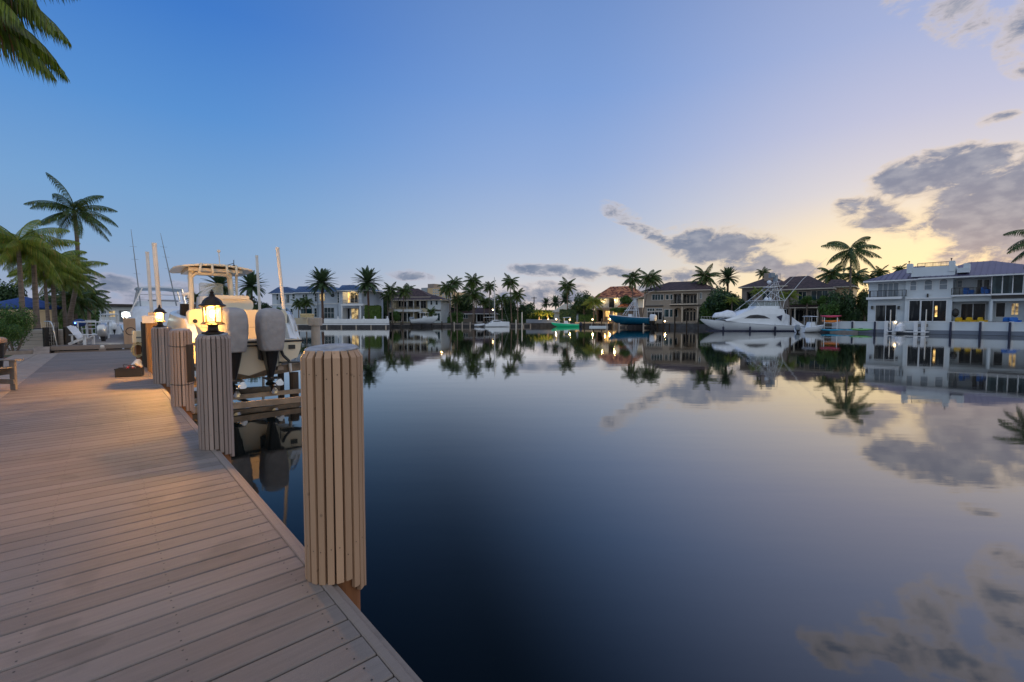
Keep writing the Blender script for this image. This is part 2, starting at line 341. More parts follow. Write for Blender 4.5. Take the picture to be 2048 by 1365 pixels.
# roofs
def roofmat(name, c1, c2, sx, sz, rough=.75, bump=.8):
    m = bpy.data.materials.new(name); m.use_nodes = True; t = m.node_tree; b = t.nodes['Principled BSDF']; L = t.links.new
    tcn = t.nodes.new('ShaderNodeTexCoord'); mp = t.nodes.new('ShaderNodeMapping'); mp.inputs['Scale'].default_value = (sx, sz, sz); L(tcn.outputs['Object'], mp.inputs[0])
    vo = t.nodes.new('ShaderNodeTexVoronoi'); vo.inputs['Scale'].default_value = 1; vo.inputs['Randomness'].default_value = .4; L(mp.outputs[0], vo.inputs['Vector'])
    r = t.nodes.new('ShaderNodeValToRGB'); e = r.color_ramp.elements; e[0].color = (*c1, 1); e[1].color = (*c2, 1); e[0].position = .2; e[1].position = .85
    s = t.nodes.new('ShaderNodeSeparateColor'); L(vo.outputs['Color'], s.inputs[0]); L(s.outputs[0], r.inputs[0]); L(r.outputs[0], b.inputs['Base Color'])
    b.inputs['Roughness'].default_value = rough
    bp = t.nodes.new('ShaderNodeBump'); bp.inputs['Strength'].default_value = bump; bp.inputs['Distance'].default_value = .1; bp.invert = True; L(vo.outputs['Distance'], bp.inputs['Height']); L(bp.outputs[0], b.inputs['Normal'])
    MATS[name] = m
roofmat('tile_brown', (.028, .016, .016), (.072, .040, .038), 3.2, 3.0)
roofmat('tile_red', (.10, .020, .010), (.55, .22, .095), 1.9, 2.2)
mat('metal_roof', (.085, .078, .145), .35, .12, .5, metal=.3)
mat('blue_roof', (.075, .10, .16), .4, .12, .5, metal=.2)
for n, c in (('wall_white', (.60, .66, .70)), ('wall_bluewhite', (.52, .59, .68)), ('wall_bluegrey', (.17, .20, .25)), ('wall_cream', (.62, .54, .38)), ('wall_beige', (.31, .275, .235)), ('wall_taupe', (.25, .21, .185)), ('wall_tan', (.55, .40, .24)), ('wall_grey', (.30, .33, .36)), ('trim_white', (.70, .72, .74)), ('trim_beige', (.5, .45, .38))):
    mat(n, c, .85, .06, .7)
leafmat('leaf_coconut', (.020, .050, .010), (.075, .135, .022), (.16, .12, .03))
leafmat('leaf_bright', (.06, .13, .012), (.27, .33, .035), (.36, .24, .05), .4)
leafmat('leaf_date', (.035, .075, .036), (.10, .16, .07), (.08, .09, .05), .15)
leafmat('leaf_bush', (.020, .065, .010), (.095, .20, .028), (.09, .13, .03), .25)
leafmat('leaf_mango', (.010, .034, .012), (.045, .10, .028), (.09, .16, .04), .2)
leafmat('leaf_hedge', (.03, .08, .006), (.10, .17, .015), (.14, .2, .03), .3)
leafmat('leaf_near', (.035, .075, .006), (.20, .27, .016), (.16, .07, .02), .35, .4)
mat('trunk_grey', (.16, .125, .10), .9, .35, 3, .6, 12, stretch=(1, 1, 4))
mat('trunk_brown', (.09, .05, .035), .9, .4, 4, .8, 14, stretch=(1, 1, 3))
# water
wm = bpy.data.materials.new('water'); wm.use_nodes = True; t = wm.node_tree; b = t.nodes['Principled BSDF']
b.inputs['Base Color'].default_value = (.001, .003, .004, 1); b.inputs['Roughness'].default_value = 1.; b.inputs['Specular IOR Level'].default_value = 0
tcn = t.nodes.new('ShaderNodeTexCoord'); mp = t.nodes.new('ShaderNodeMapping'); mp.inputs['Scale'].default_value = (.35, 1.3, 1); mp.inputs['Rotation'].default_value = (0, 0, R(20)); t.links.new(tcn.outputs['Object'], mp.inputs[0])
n = t.nodes.new('ShaderNodeTexNoise'); n.inputs['Scale'].default_value = 1.1; n.inputs['Detail'].default_value = 4; n.inputs['Roughness'].default_value = .5; t.links.new(mp.outputs[0], n.inputs['Vector'])
bp = t.nodes.new('ShaderNodeBump'); bp.inputs['Strength'].default_value = .035; bp.inputs['Distance'].default_value = .06; t.links.new(n.outputs[0], bp.inputs['Height']); t.links.new(bp.outputs[0], b.inputs['Normal'])
gs = t.nodes.new('ShaderNodeBsdfGlossy'); gs.inputs['Roughness'].default_value = .035; gs.inputs['Color'].default_value = (.99, .97, .94, 1); t.links.new(bp.outputs[0], gs.inputs['Normal'])
fr = t.nodes.new('ShaderNodeFresnel'); fr.inputs['IOR'].default_value = 1.33; t.links.new(bp.outputs[0], fr.inputs['Normal'])
pw = t.nodes.new('ShaderNodeMath'); pw.operation = 'POWER'; pw.inputs[1].default_value = 1.42; t.links.new(fr.outputs[0], pw.inputs[0])
ge = t.nodes.new('ShaderNodeNewGeometry'); rf = t.nodes.new('ShaderNodeVectorMath'); rf.operation = 'MULTIPLY'; rf.inputs[1].default_value = (-1, -1, 1); t.links.new(ge.outputs['Incoming'], rf.inputs[0])
dt = t.nodes.new('ShaderNodeVectorMath'); dt.operation = 'DOT_PRODUCT'; dt.inputs[1].default_value = (math.sin(SUN_AZ), math.cos(SUN_AZ), math.sin(SUN_EL)); t.links.new(rf.outputs[0], dt.inputs[0])
pl_ = t.nodes.new('ShaderNodeMapRange'); pl_.interpolation_type = 'SMOOTHSTEP'; t.links.new(dt.outputs['Value'], pl_.inputs[0])
for i_, v_ in enumerate((.57, .94, 0., 1.)): pl_.inputs[i_ + 1].default_value = v_
p2 = t.nodes.new('ShaderNodeMath'); p2.operation = 'POWER'; p2.inputs[1].default_value = .52; t.links.new(fr.outputs[0], p2.inputs[0])
p1_ = t.nodes.new('ShaderNodeMath'); p1_.operation = 'MULTIPLY'; p1_.inputs[1].default_value = 1.95; t.links.new(pw.outputs[0], p1_.inputs[0])
ml = t.nodes.new('ShaderNodeMix'); ml.data_type = 'FLOAT'; t.links.new(pl_.outputs[0], ml.inputs[0]); t.links.new(p1_.outputs[0], ml.inputs[2]); t.links.new(p2.outputs[0], ml.inputs[3])
mx = t.nodes.new('ShaderNodeMixShader'); t.links.new(ml.outputs[0], mx.inputs[0]); t.links.new(b.outputs[0], mx.inputs[1]); t.links.new(gs.outputs[0], mx.inputs[2]); t.links.new(mx.outputs[0], t.nodes['Material Output'].inputs[0])
MATS['water'] = wm

# ------------------------------------------------------------ setting
mb = MB(); mb.face((-1500, -400, 0), (1500, -400, 0), (1500, 2500, 0), (-1500, 2500, 0)); tag(mb.build('water', 'water'), kind='structure')
mb = MB(); mb.face((-1500, -400, -3), (1500, -400, -3), (1500, 2500, -3), (-1500, 2500, -3)); tag(mb.build('seabed', 'mulch'), kind='structure')
def GX(px, Y): return (px - CX) / FPX * Y
BANK = [(GX(430, 104), 104), (GX(545, 101), 101), (GX(779, 99), 99), (GX(780, 108), 108), (GX(1000, 113), 113), (GX(1190, 112), 112), (GX(1235, 102), 102), (GX(1330, 93), 93), (GX(1400, 88), 88), (GX(1600, 74), 74), (GX(1650, 66.6), 66.6), (GX(1736, 62.5), 62.5), (GX(2060, 51), 51), (GX(2300, 44), 44)]
LZ = .85
mb = MB()
poly = BANK + [(700, 40), (1400, 600), (1400, 2400), (-1400, 2400), (-260, 330), (-75, 170)]
top = [(x, y, LZ) for x, y in poly]; mb.face(*top)
for i in range(len(poly)):
    (x0, y0), (x1, y1) = poly[i], poly[(i + 1) % len(poly)]; mb.face((x0, y0, -2), (x1, y1, -2), (x1, y1, LZ), (x0, y0, LZ))
tag(mb.build('far_bank_ground', 'lawn'), kind='structure')
# local frame of our dock: x towards the boards' vanishing point (and the water), y along the edge
PHI = R(41.9); DZ = .65
EV = Vector((-math.sin(PHI), math.cos(PHI), 0)); BV = Vector((math.cos(PHI), math.sin(PHI), 0))
E0 = W(667, 1173, DZ)
def dk(t, s, z=0): return E0 + BV * t + EV * s + Vector((0, 0, z - E0.z))
def todk(p):
    q = p - E0; return q.dot(BV), q.dot(EV)
LW = 2.15; S1 = todk(W(200, 703, DZ))[1]
random.seed(3)
mb = MB(); s = -3.2; bw = .146; k = math.floor(s / bw)
while k * bw < S1:
    a = k * bw + .0048 + random.uniform(-.0012, .0012); c = (k + 1) * bw - .0048 + random.uniform(-.0012, .0012); dz = random.uniform(-.0012, .0012)
    x0, x1 = -LW + random.uniform(-.004, .004), -.047
    # board with eased edges: chamfered long sides
    e = .005; z1 = dz; z0 = dz - .03
    mb.add([(x0, a, z0), (x1, a, z0), (x1, c, z0), (x0, c, z0), (x0, a, z1 - e), (x1, a, z1 - e), (x1, c, z1 - e), (x0, c, z1 - e), (x0, a + e, z1), (x1, a + e, z1), (x1, c - e, z1), (x0, c - e, z1)],
           [(3, 2, 1, 0), (8, 9, 10, 11), (4, 5, 9, 8), (6, 7, 11, 10), (0, 1, 5, 4), (1, 2, 6, 5), (2, 3, 7, 6), (3, 0, 4, 7), (5, 6, 10, 9), (7, 4, 8, 11)])
    k += 1
deck = tag(mb.build('boardwalk', 'deck_boards', loc=E0, rz=PHI), kind='structure')
mb = MB(); mb.bbox(-.042, 0, -3.2, S1, -.036, .003, .006); mb.bbox(.001, .03, -3.2, S1, -.26, -.012, .004); mb.build('edge_trim', 'deck_trim', deck)
mb = MB()
for i in range(9): mb.box(-LW + .1 + i * .25, -LW + .14 + i * .25, -3.1, S1 - .1, -.2, -.034)
mb.build('joists', 'dark_pile', deck)
mb = MB()
for k in range(-20, int(S1 / bw)):
    for x in (-.12, -.62, -1.12, -1.62, -2.06):
        for q in (.035, .108):
            if k * bw < 7: mb.lathe([(.0045, 0), (.0045, .0005)], 6, (x + random.uniform(-.006, .006), k * bw + q, .0012))
mb.build('screws', 'black_metal', deck)
# paver walk beside the deck, garden soil, slope to house
mb = MB()
for k in range(int(-3.2 / .3), int(S1 / .3)):
    for i in range(2):
        x0 = -LW - .6 * (i + 1) + .01; mb.bbox(x0, x0 + .585, k * .3 + .005, k * .3 + .295, -.1, -.006 + random.uniform(-.002, .002), .006)
tag(mb.build('paver_path', 'paver', loc=E0, rz=PHI), kind='structure')
mb = MB(); mb.box(-60, -LW - 1.2, -6, 60, -2.5, -.03); mb.box(-LW - 1.2, -LW - .02, -6, S1, -2.5, -.05); tag(mb.build('garden_ground', 'lawn', loc=E0, rz=PHI), kind='structure')
mb = MB(); mb.box(-4.3, -LW - 1.2, 3, S1 - 1.5, -.1, .0)
tag(mb.build('mulch_bed', 'mulch', loc=E0, rz=PHI), kind='structure')
# neighbour's raised deck
S2 = S1 + .35; RZ = .24
mb = MB(); k = 0
while k * .146 < 16:
    mb.box(-2.4, .25, S2 + k * .146 + .004, S2 + (k + 1) * .146 - .004, RZ - .03, RZ + random.uniform(-.001, .001)); k += 1
nd = tag(mb.build('raised_dock', 'deck_boards', loc=E0, rz=PHI), kind='structure')
mb = MB(); mb.box(-2.4, .25, S2 - .04, S2, RZ - .16, RZ + .004); mb.box(.252, .29, S2, S2 + 16, RZ - .2, RZ - .005); mb.box(-2.3, .1, S2 + .02, S2 + .05, -.12, RZ - .2); mb.build('edge_trim', 'deck_trim', nd)
mb = MB(); mb.prism([(S2 - .5, -.01), (S2, RZ), (S2, -.01)], 'x', -2.85, -2.42); mb.box(-4.6, -2.42, S2 - .2, S2 + 16, -.2, .12)
tag(mb.build('side_ramp_path', 'paver', loc=E0, rz=PHI), kind='structure')
mb = MB(); mb.box(-2.4, -.1, S1 - .6, S2 + 12, -2.6, -.3); tag(mb.build('seawall', 'seawall', loc=E0, rz=PHI), kind='structure')

# ------------------------------------------------------------ dock piles with slat cladding
def clad_pile(px, py, R0, h, label, n=22, m='pile_slats', cap=None, water_len=.28, seed=0, off=.05, rope=False):
    rnd = random.Random(seed)
    p = W(px, py, DZ); t, s = todk(p); root = empty('dock_pile', dk(off, s + R0 * .8, 0), PHI, label, 'dock pile', 'slat clad dock piles along the deck edge')
    Z = DZ
    mb = MB(); mb.lathe([(R0 - .035, -1.5), (R0 - .032, Z + h - .05), (R0 - .05, Z + h - .005)], 20); mb.build('core', 'orange_pile', root, smooth=False)
    mb = MB(); mb.lathe([(R0 - .029, Z + .03), (R0 - .029, Z + h - .04)], 24); mb.build('gap_shade_sleeve', 'black_trim', root)  # black sleeve added to shade the gaps between slats
    mb = MB(); w = 2 * math.pi * R0 / n * .84
    for i in range(n):
        a = 2 * math.pi * (i + .5 * 0) / n + rnd.uniform(-.015, .015); c, q = math.cos(a), math.sin(a)
        out = c * 1.0  # outwards over the water
        zb = Z + .002 if c < .1 else Z - water_len * (.25 + .75 * min(1, c)) - rnd.uniform(0, .03)
        zt = Z + h - rnd.uniform(0, .004); th = .022; r0 = R0 - .026; ww = w * rnd.uniform(.93, 1.03)
        def pt(r, l, z, tw=0): return (c * r - q * l, q * r + c * l, z)
        l = rnd.uniform(-.002, .002); tw = rnd.uniform(-.003, .003)
        vs = []
        for z, rr in ((zb, 0), (zt - .035, 0), (zt, -.022)):
            for rad, la in ((r0, -ww / 2 + .002), (r0 + th + rr, -ww / 2 + .002), (r0 + th + .002 + rr, -ww / 2 + .005), (r0 + th + .002 + rr, ww / 2 - .005), (r0 + th + rr, ww / 2 - .002), (r0, ww / 2 - .002)):
                if rr and rad == r0: rad = r0
                vs.append(pt(rad, la + l + tw * (z - zb), z))
        fs = [(0, 1, 2, 3, 4, 5), (17, 16, 15, 14, 13, 12)]
        for k2 in (0, 6):
            for j in range(6): fs.append((k2 + j, k2 + 6 + j, k2 + 6 + (j + 1) % 6, k2 + (j + 1) % 6))
        mb.add(vs, fs)
    mb.cur = 1
    for i in range(n):
        a = 2 * math.pi * i / n; c, q = math.cos(a), math.sin(a)
        for zz in (Z + h - .11 - rnd.uniform(0, .03), Z + .14 + rnd.uniform(0, .05)):
            la = rnd.uniform(-.006, .006); k2 = [(math.cos(R(60 * g)) * .0032, math.sin(R(60 * g)) * .0032) for g in range(6)]; r_ = R0 - .001
            mb.add([(c * (r_ + o_) - q * (la + u_), q * (r_ + o_) + c * (la + u_), zz + v_) for o_ in (-.004, .0006) for u_, v_ in k2], [tuple(range(5, -1, -1)), tuple(range(6, 12))])
    mb.build('slat_cladding', [m, 'creosote'], root)
    zt = Z + h
    if cap:
        mb = MB(); nn = 22; vs = []
        for z, r in ((zt - .012, R0 - .03), (zt + .006, R0 - .022), (zt + .012, R0 - .035), (zt + .010, .02)):
            vs.append([(r * math.cos(a2 := 2 * math.pi * j / nn) * (1 + .015 * math.sin(3 * a2)), r * math.sin(a2) * (1 + .02 * math.cos(5 * a2)), z + .012 * math.cos(a2 - .8)) for j in range(nn)])
        mb.loft(vs); mb.build('cap', 'grey_cap', root)
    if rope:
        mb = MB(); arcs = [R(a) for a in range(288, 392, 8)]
        mb.loft([[((R0 + o_) * math.cos(a), (R0 + o_) * math.sin(a), z_) for a in arcs] for o_, z_ in ((.003, Z + h * .31), (.012, Z + h * .33), (.014, Z + h * .55), (.012, Z + h * .79), (.003, Z + h * .81))], closed=False, cap=False); mb.build('shade_panel', 'creosote', root, smooth=True)  # dark curved panel stands in for the shadow on this pile
        for hz in (h * .30, h * .80):
            mb = MB(); mb.tube([(R0 * 1.03 * math.cos(a), R0 * 1.03 * math.sin(a), Z + hz + .02 * math.sin(a)) for a in [2 * math.pi * i / 24 for i in range(25)]], .006, 6, False); mb.build('strap', 'black_trim', root)
    return root
P1 = clad_pile(650, 1174, .154, 1.188, 'largest slat clad pile at the near deck edge with a grey cap and no lamp', 21, 'pile_slats', True, .10, 1, off=.070)
P2 = clad_pile(425, 900, .159, 1.175, 'slat clad pile carrying the nearer lit lantern', 22, 'pile_slats_grey', True, .10, 2, off=.03)
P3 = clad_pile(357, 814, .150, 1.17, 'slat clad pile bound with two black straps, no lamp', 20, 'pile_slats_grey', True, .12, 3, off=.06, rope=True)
P4 = clad_pile(322, 768, .178, 1.16, 'slat clad pile carrying the farther lit lantern', 20, 'pile_slats_grey', True, .1, 4, off=.08)
def ph(r): return r.location
# lanterns
def glassmat():
    m = bpy.data.materials.new('lantern_glass'); m.use_nodes = True; t = m.node_tree; t.nodes.remove(t.nodes['Principled BSDF'])
    tr = t.nodes.new('ShaderNodeBsdfTransparent'); tr.inputs[0].default_value = (1, .86, .62, 1)
    em = t.nodes.new('ShaderNodeEmission'); em.inputs[0].default_value = (1, .66, .20, 1)
    n = t.nodes.new('ShaderNodeTexNoise'); n.inputs['Scale'].default_value = 60; tcn = t.nodes.new('ShaderNodeTexCoord'); t.links.new(tcn.outputs['Object'], n.inputs['Vector'])
    mr = t.nodes.new('ShaderNodeMapRange'); mr.inputs[3].default_value = .9; mr.inputs[4].default_value = 2.6; t.links.new(n.outputs[0], mr.inputs[0]); t.links.new(mr.outputs[0], em.inputs[1])
    gl = t.nodes.new('ShaderNodeBsdfGlossy'); gl.inputs['Roughness'].default_value = .1
    a = t.nodes.new('ShaderNodeAddShader'); mx = t.nodes.new('ShaderNodeMixShader'); mx.inputs[0].default_value = .06
    t.links.new(tr.outputs[0], a.inputs[0]); t.links.new(em.outputs[0], a.inputs[1]); t.links.new(a.outputs[0], mx.inputs[1]); t.links.new(gl.outputs[0], mx.inputs[2]); t.links.new(mx.outputs[0], t.nodes['Material Output'].inputs[0])
    MATS['lantern_glass'] = m
glassmat()
def lantern(base, label, rz, power, k=1.):
    r = empty('lantern', base, rz, label, 'lantern', 'lit lanterns on the dock piles')
    mb = MB(); mb.bbox(-.10 * k, .10 * k, -.10 * k, .10 * k, 0, .018, .004); mb.lathe([(.085 * k, .018), (.06 * k, .035), (.052 * k, .075), (.066 * k, .095)], 12); mb.build('base', 'bronze', r, smooth=False)
    mb = MB(); mb.lathe([(.10 * k, .095), (.140 * k, .098), (.122 * k, .112), (.105 * k, .126)], 6); mb.build('skirt', 'bronze', r)
    for j in range(6):
        a = j * math.pi / 3; mb = MB(); x, y = .098 * k * math.cos(a), .098 * k * math.sin(a)
        mb.beam((x, y, .124), (x * 1.03, y * 1.03, .275), .010, .010, (x, y, 0)); mb.build('post', 'bronze', r)
    mb = MB()
    for j in range(6):
        a, a2 = j * math.pi / 3, (j + 1) * math.pi / 3; q = .090 * k
        mb.face((q * math.cos(a), q * math.sin(a), .126), (q * math.cos(a2), q * math.sin(a2), .126), (q * math.cos(a2), q * math.sin(a2), .274), (q * math.cos(a), q * math.sin(a), .274))
    mb.build('glass', 'lantern_glass', r)
    mb = MB(); mb.lathe([(.105 * k, .272), (.150 * k, .288), (.148 * k, .298), (.118 * k, .312), (.100 * k, .345), (.062 * k, .375), (.035 * k, .388), (.030 * k, .398), (.034 * k, .405), (.018 * k, .418), (.024 * k, .432), (.012 * k, .446), (.003, .46)], 12); mb.build('roof', 'bronze', r)
    mb = MB(); mb.lathe([(.018, .126), (.018, .165)], 10); mb.build('socket', 'pvc', r)
    mb = MB(); mb.sphere((0, 0, .205), .030, 12, 8, 1.35); mb.build('bulb', 'bulb', r)
    ld = bpy.data.lights.new('lantern_light', 'POINT'); ld.energy = power; ld.color = (1, .54, .13); ld.shadow_soft_size = .035
    lo = bpy.data.objects.new('lantern_light', ld); col.objects.link(lo); lo.parent = r; lo.location = (0, 0, .21)
    try: bulb = r.children[-2]
    except Exception: pass
    return r
m = mat('bulb', (1, .9, .6), .5, 0, 1, emit=14, ecol=(1, .68, .28))
L1 = lantern(ph(P2) + Vector((0, 0, DZ + 1.175 + .014)), 'nearer bronze lantern with bright bulb on top of a slat clad pile', R(20), 800, .84)
L2 = lantern(ph(P4) + Vector((-.03, 0, DZ + 1.16 + .014)), 'farther bronze lantern, glowing brightest, in front of the cream lift pole', R(5), 2600, .84)
for L_ in (L1, L2):
    for c in L_.children:
        if c.name.startswith('bulb') or c.name.startswith('glass'): c.visible_shadow = True
# ------------------------------------------------------------ boat helpers (local: x across, y forward, z up, transom at y = 0)
def hull_sections(Lh, B, zk, zs0, zs1, n=14, rise=.75, flare=.80, p=2.3, t0=.35, notch=0):
    secs = []
    for i in range(n + 1):
        t = i / n
        hb = B / 2 * (1 if t < t0 else max(.02, 1 - ((t - t0) / (1 - t0)) ** p))
        zs = zs0 + (zs1 - zs0) * t ** 1.6
        if notch and t < .14: zs = zs0 - notch * (1 - t / .14)
        k = max(0, (t - .6) / .4) ** 2.2
        kz = zk + (zs - zk) * rise * k
        cz = zk + (zs - zk) * (.30 + .25 * t); cz = max(cz, kz + .02)
        cb = hb * (.90 if t < .5 else .90 - (.90 - .45 * flare) * ((t - .5) / .5) ** 1.2)
        y = t * Lh
        secs.append([(-hb, y, zs), (-hb * .97, y, zs - .35 * (zs - cz)), (-cb, y, cz), (-cb * .5, y, (cz + kz) / 2 - .02), (0, y, kz), (cb * .5, y, (cz + kz) / 2 - .02), (cb, y, cz), (hb * .97, y, zs - .35 * (zs - cz)), (hb, y, zs)])
    return secs
def hull(root, Lh, B, zk, zs0, zs1, m='gelcoat', rail='black_trim', deckm='gelcoat', inset=.28, **k):
    secs = hull_sections(Lh, B, zk, zs0, zs1, **k)
    mb = MB(); mb.loft(secs, closed=False, cap=False); s0 = secs[0]
    mb.face(*[Vector(v) for v in s0]); h = mb.build('hull', m, root, smooth=False)
    for pl in h.data.polygons: pl.use_smooth = len(pl.vertices) == 4
    mb = MB(); dk_ = []
    for q in secs:
        a, c = Vector(q[0]), Vector(q[-1]); w = min(.22, abs(c.x) * .6)
        dk_.append([(a.x, a.y, a.z), (a.x + w, a.y, a.z + .02), (a.x + w, a.y, a.z - inset), (c.x - w, c.y, c.z - inset), (c.x - w, c.y, c.z + .02), (c.x, c.y, c.z)])
    mb.loft(dk_, closed=False, cap=False); mb.build('deck', deckm, root)
    mb = MB()
    mb.tube([Vector(q[0]) - Vector((0, 0, .03)) for q in secs], .03, 6); mb.tube([Vector(q[-1]) - Vector((0, 0, .03)) for q in secs], .03, 6); mb.build('rub_rail', rail, root)
    return secs
def outboard(root, x, y, ztop, H, cm='white_paint', k=1., z0=None, detail=False, covered=True, name='outboard_motor'):
    # motor with a cowl of height H*.5 and leg below
    hh = H * .52; zc = ztop - hh
    e = .42
    lv = [(0, .80, .80, .05), (.06, .88, .90, .03), (.25, .98, .98, 0), (.5, 1.0, 1.0, 0), (.75, .98, .97, 0), (.88, .88, .86, .03), (.96, .68, .66, .06), (1.0, .38, .36, .07)]
    mb = MB(); mb.loft([rbox(x, y + dy * k, zc + t * hh, .27 * k * a, .38 * k * b_, 20, e) for t, a, b_, dy in lv])
    cov = mb.build(name, cm, root, smooth=True)
    mb = MB()
    mb.loft([rbox(x, y + .05 * k, zc + .02, .16 * k, .26 * k, 12, .5), rbox(x, y + .07 * k, zc - hh * .30, .11 * k, .20 * k, 12, .5), rbox(x, y + .10 * k, zc - hh * .62, .05 * k, .15 * k, 12, .6), rbox(x, y + .10 * k, zc - hh * .72, .07 * k, .17 * k, 12, .7)])
    mb.box(x - .16 * k, x + .16 * k, y - .22 * k, y + .2 * k, zc - hh * .66, zc - hh * .645)
    zt = zc - hh * .80
    mb.tube([(x, y - .26 * k, zt), (x, y - .2 * k, zt), (x, y + .2 * k, zt), (x, y + .32 * k, zt)], [.035 * k, .062 * k, .062 * k, .01], 10)
    mb.prism([(y - .05 * k, zt), (y + .15 * k, zt), (y + .02 * k, zt - .22 * k)], 'x', x - .01, x + .01)
    mb.box(x - .14 * k, x + .14 * k, y + .24 * k, y + .42 * k, zc - hh * .25, zc + hh * .12)
    mb.build('lower_unit', 'black_trim', cov)
    mb = MB()
    for j in range(3):
        a = j * 2.094 + .5
        prev = []
        for r_, w_, tw in ((.045, .05, .9), (.10, .085, .7), (.15, .095, .5), (.19, .05, .35)):
            r_ *= k; w_ *= k; c, q = math.cos(a), math.sin(a)
            row = []
            for u in (-1, -.3, .3, 1):
                l = u * w_; row.append((x + c * r_ - q * l * math.cos(tw), y - .24 * k + l * math.sin(tw), zt + q * r_ + c * l * math.cos(tw)))
            prev.append(row)
        mb.loft(prev, closed=False, cap=False); mb.loft([[(p[0], p[1] - .006, p[2]) for p in r2] for r2 in prev], closed=False, cap=False)
    mb.tube([(x, y - .30 * k, zt), (x, y - .20 * k, zt)], [.02 * k, .045 * k], 10)
    mb.build('propeller', 'steel', cov, smooth=True)
    return cov
def arc(p, q, n, f):  # points between p and q displaced by f(t)
    p, q = Vector(p), Vector(q); return [p.lerp(q, i / n) + Vector(f(i / n)) for i in range(n + 1)]
def slab_top(hw, y0, y1, z, th, camber=.08, n=9, e=.35):
    mb = MB(); secs = []
    N = 12
    for i in range(N + 1):
        t = i / N; y = y0 + (y1 - y0) * t; w = hw * (1 - .12 * abs(2 * t - 1) ** 4)
        row = []
        for j in range(n + 1):
            u = -1 + 2 * j / n; row.append((w * u, y, z + camber * (1 - u * u) - .05 * t))
        row2 = [(x, yy, zz - (th if abs(x) < w * .97 else th * .5)) for x, yy, zz in reversed(row)]
        secs.append(row + row2)
    mb.loft(secs); return mb

# ------------------------------------------------------------ centre console boat on the lift
b1 = empty('motorboat', (-6.5, 11.2, 0), PHI, 'cream centre console motorboat with hardtop, raised on the lift, stern facing the dock lanterns', 'boat')
Lh, Bm = 8.2, 2.62
secs = []
n = 18
for i in range(n + 1):
    t = i / n; y = t * Lh
    hb = Bm / 2 * (1 if t < .4 else max(.02, 1 - ((t - .4) / .6) ** 2.4))
    if t < .02: hb *= .97
    zs = 1.46 + min(1, max(0, (y - .12) / .55)) ** .8 * .52 + .42 * t ** 1.5
    kz = .58 + (zs - .58) * .8 * max(0, (t - .6) / .4) ** 2.2; cz = max(.98 + .3 * t, kz + .03)
    cb = hb * (.90 if t < .5 else .9 - .5 * ((t - .5) / .5) ** 1.2)
    rb = 1.40 + .4 * t
    secs.append([(-hb * .90, y, zs), (-hb, y, rb), (-hb * .97, y, rb - .06), (-hb * .955, y, (rb + cz) / 2), (-cb, y, cz), (-cb * .5, y, (cz + kz) / 2 - .02), (0, y, kz), (cb * .5, y, (cz + kz) / 2 - .02), (cb, y, cz), (hb * .955, y, (rb + cz) / 2), (hb * .97, y, rb - .06), (hb, y, rb), (hb * .90, y, zs)])
mb = MB(); mb.loft(secs, closed=False, cap=False); mb.face(*[Vector(v) for v in secs[0]])
hl = mb.build('hull', 'cream_gelcoat', b1)
for pl in hl.data.polygons: pl.use_smooth = len(pl.vertices) == 4
mb = MB(); mb.loft([[(q[0][0], q[0][1], q[0][2]), (q[0][0] * .86, q[0][1], q[0][2] + .015), (q[0][0] * .84, q[0][1], min(1.47, q[0][2])), (-q[0][0] * .84, q[0][1], min(1.47, q[0][2])), (-q[0][0] * .86, q[0][1], q[0][2] + .015), (-q[0][0], q[0][1], q[0][2])] for q in secs], closed=False, cap=False)
mb.build('deck', 'gelcoat', b1)
mb = MB()
for sgn in (1, 11): mb.tube([Vector(q[sgn]) for q in secs], .032, 6)
mb.tube([Vector((x * Bm / 2, -.012, 1.41)) for x in (-1, -.5, 0, .5, 1)], .026, 6)
mb.build('rub_rail', 'black_trim', b1)
# inner transom wall / livewell block behind the engines, with rounded corners
def rrect(x0, x1, z0, z1, r, n=5):
    pts = []
    for cx, cz, a0 in ((x1 - r, z0 + r, -90), (x1 - r, z1 - r, 0), (x0 + r, z1 - r, 90), (x0 + r, z0 + r, 180)):
        for i in range(n + 1):
            a = R(a0 + 90 * i / n); pts.append((cx + r * math.cos(a), cz + r * math.sin(a)))
    return pts
mb = MB(); mb.prism(rrect(-1.13, 1.06, 1.30, 2.22, .12), 'y', .55, .95); tw = mb.build('transom_wall', 'cream_gelcoat', b1)
mb = MB(); mb.prism([(-1.0 + .05 * math.cos(R(a)), 1.93 + .05 * math.sin(R(a))) for a in range(0, 360, 30)], 'y', .535, .56); mb.build('fitting', 'black_trim', tw)
mb = MB(); mb.box(-.02, .0, .54, .552, 1.46, 2.19); mb.box(-1.1, 1.05, .543, .552, 1.765, 1.772); mb.build('door_seam', 'grey_plastic', tw)
# side panels sweeping down aft
for sgn in (1,):
    mb = MB(); mb.prism([(.02, 1.44), (.95, 1.44), (.95, 2.2), (.62, 2.10), (.30, 1.82), (.06, 1.50)], 'x', sgn * 1.10, sgn * 1.22); mb.build('quarter_panel', 'gelcoat', b1)
mb = MB(); mb.tube([(1.16, .12, 1.66), (1.18, .3, 1.9), (1.16, .6, 2.17), (1.15, .95, 2.28)], .018, 6); mb.build('grab_rail', 'steel', b1, smooth=True)
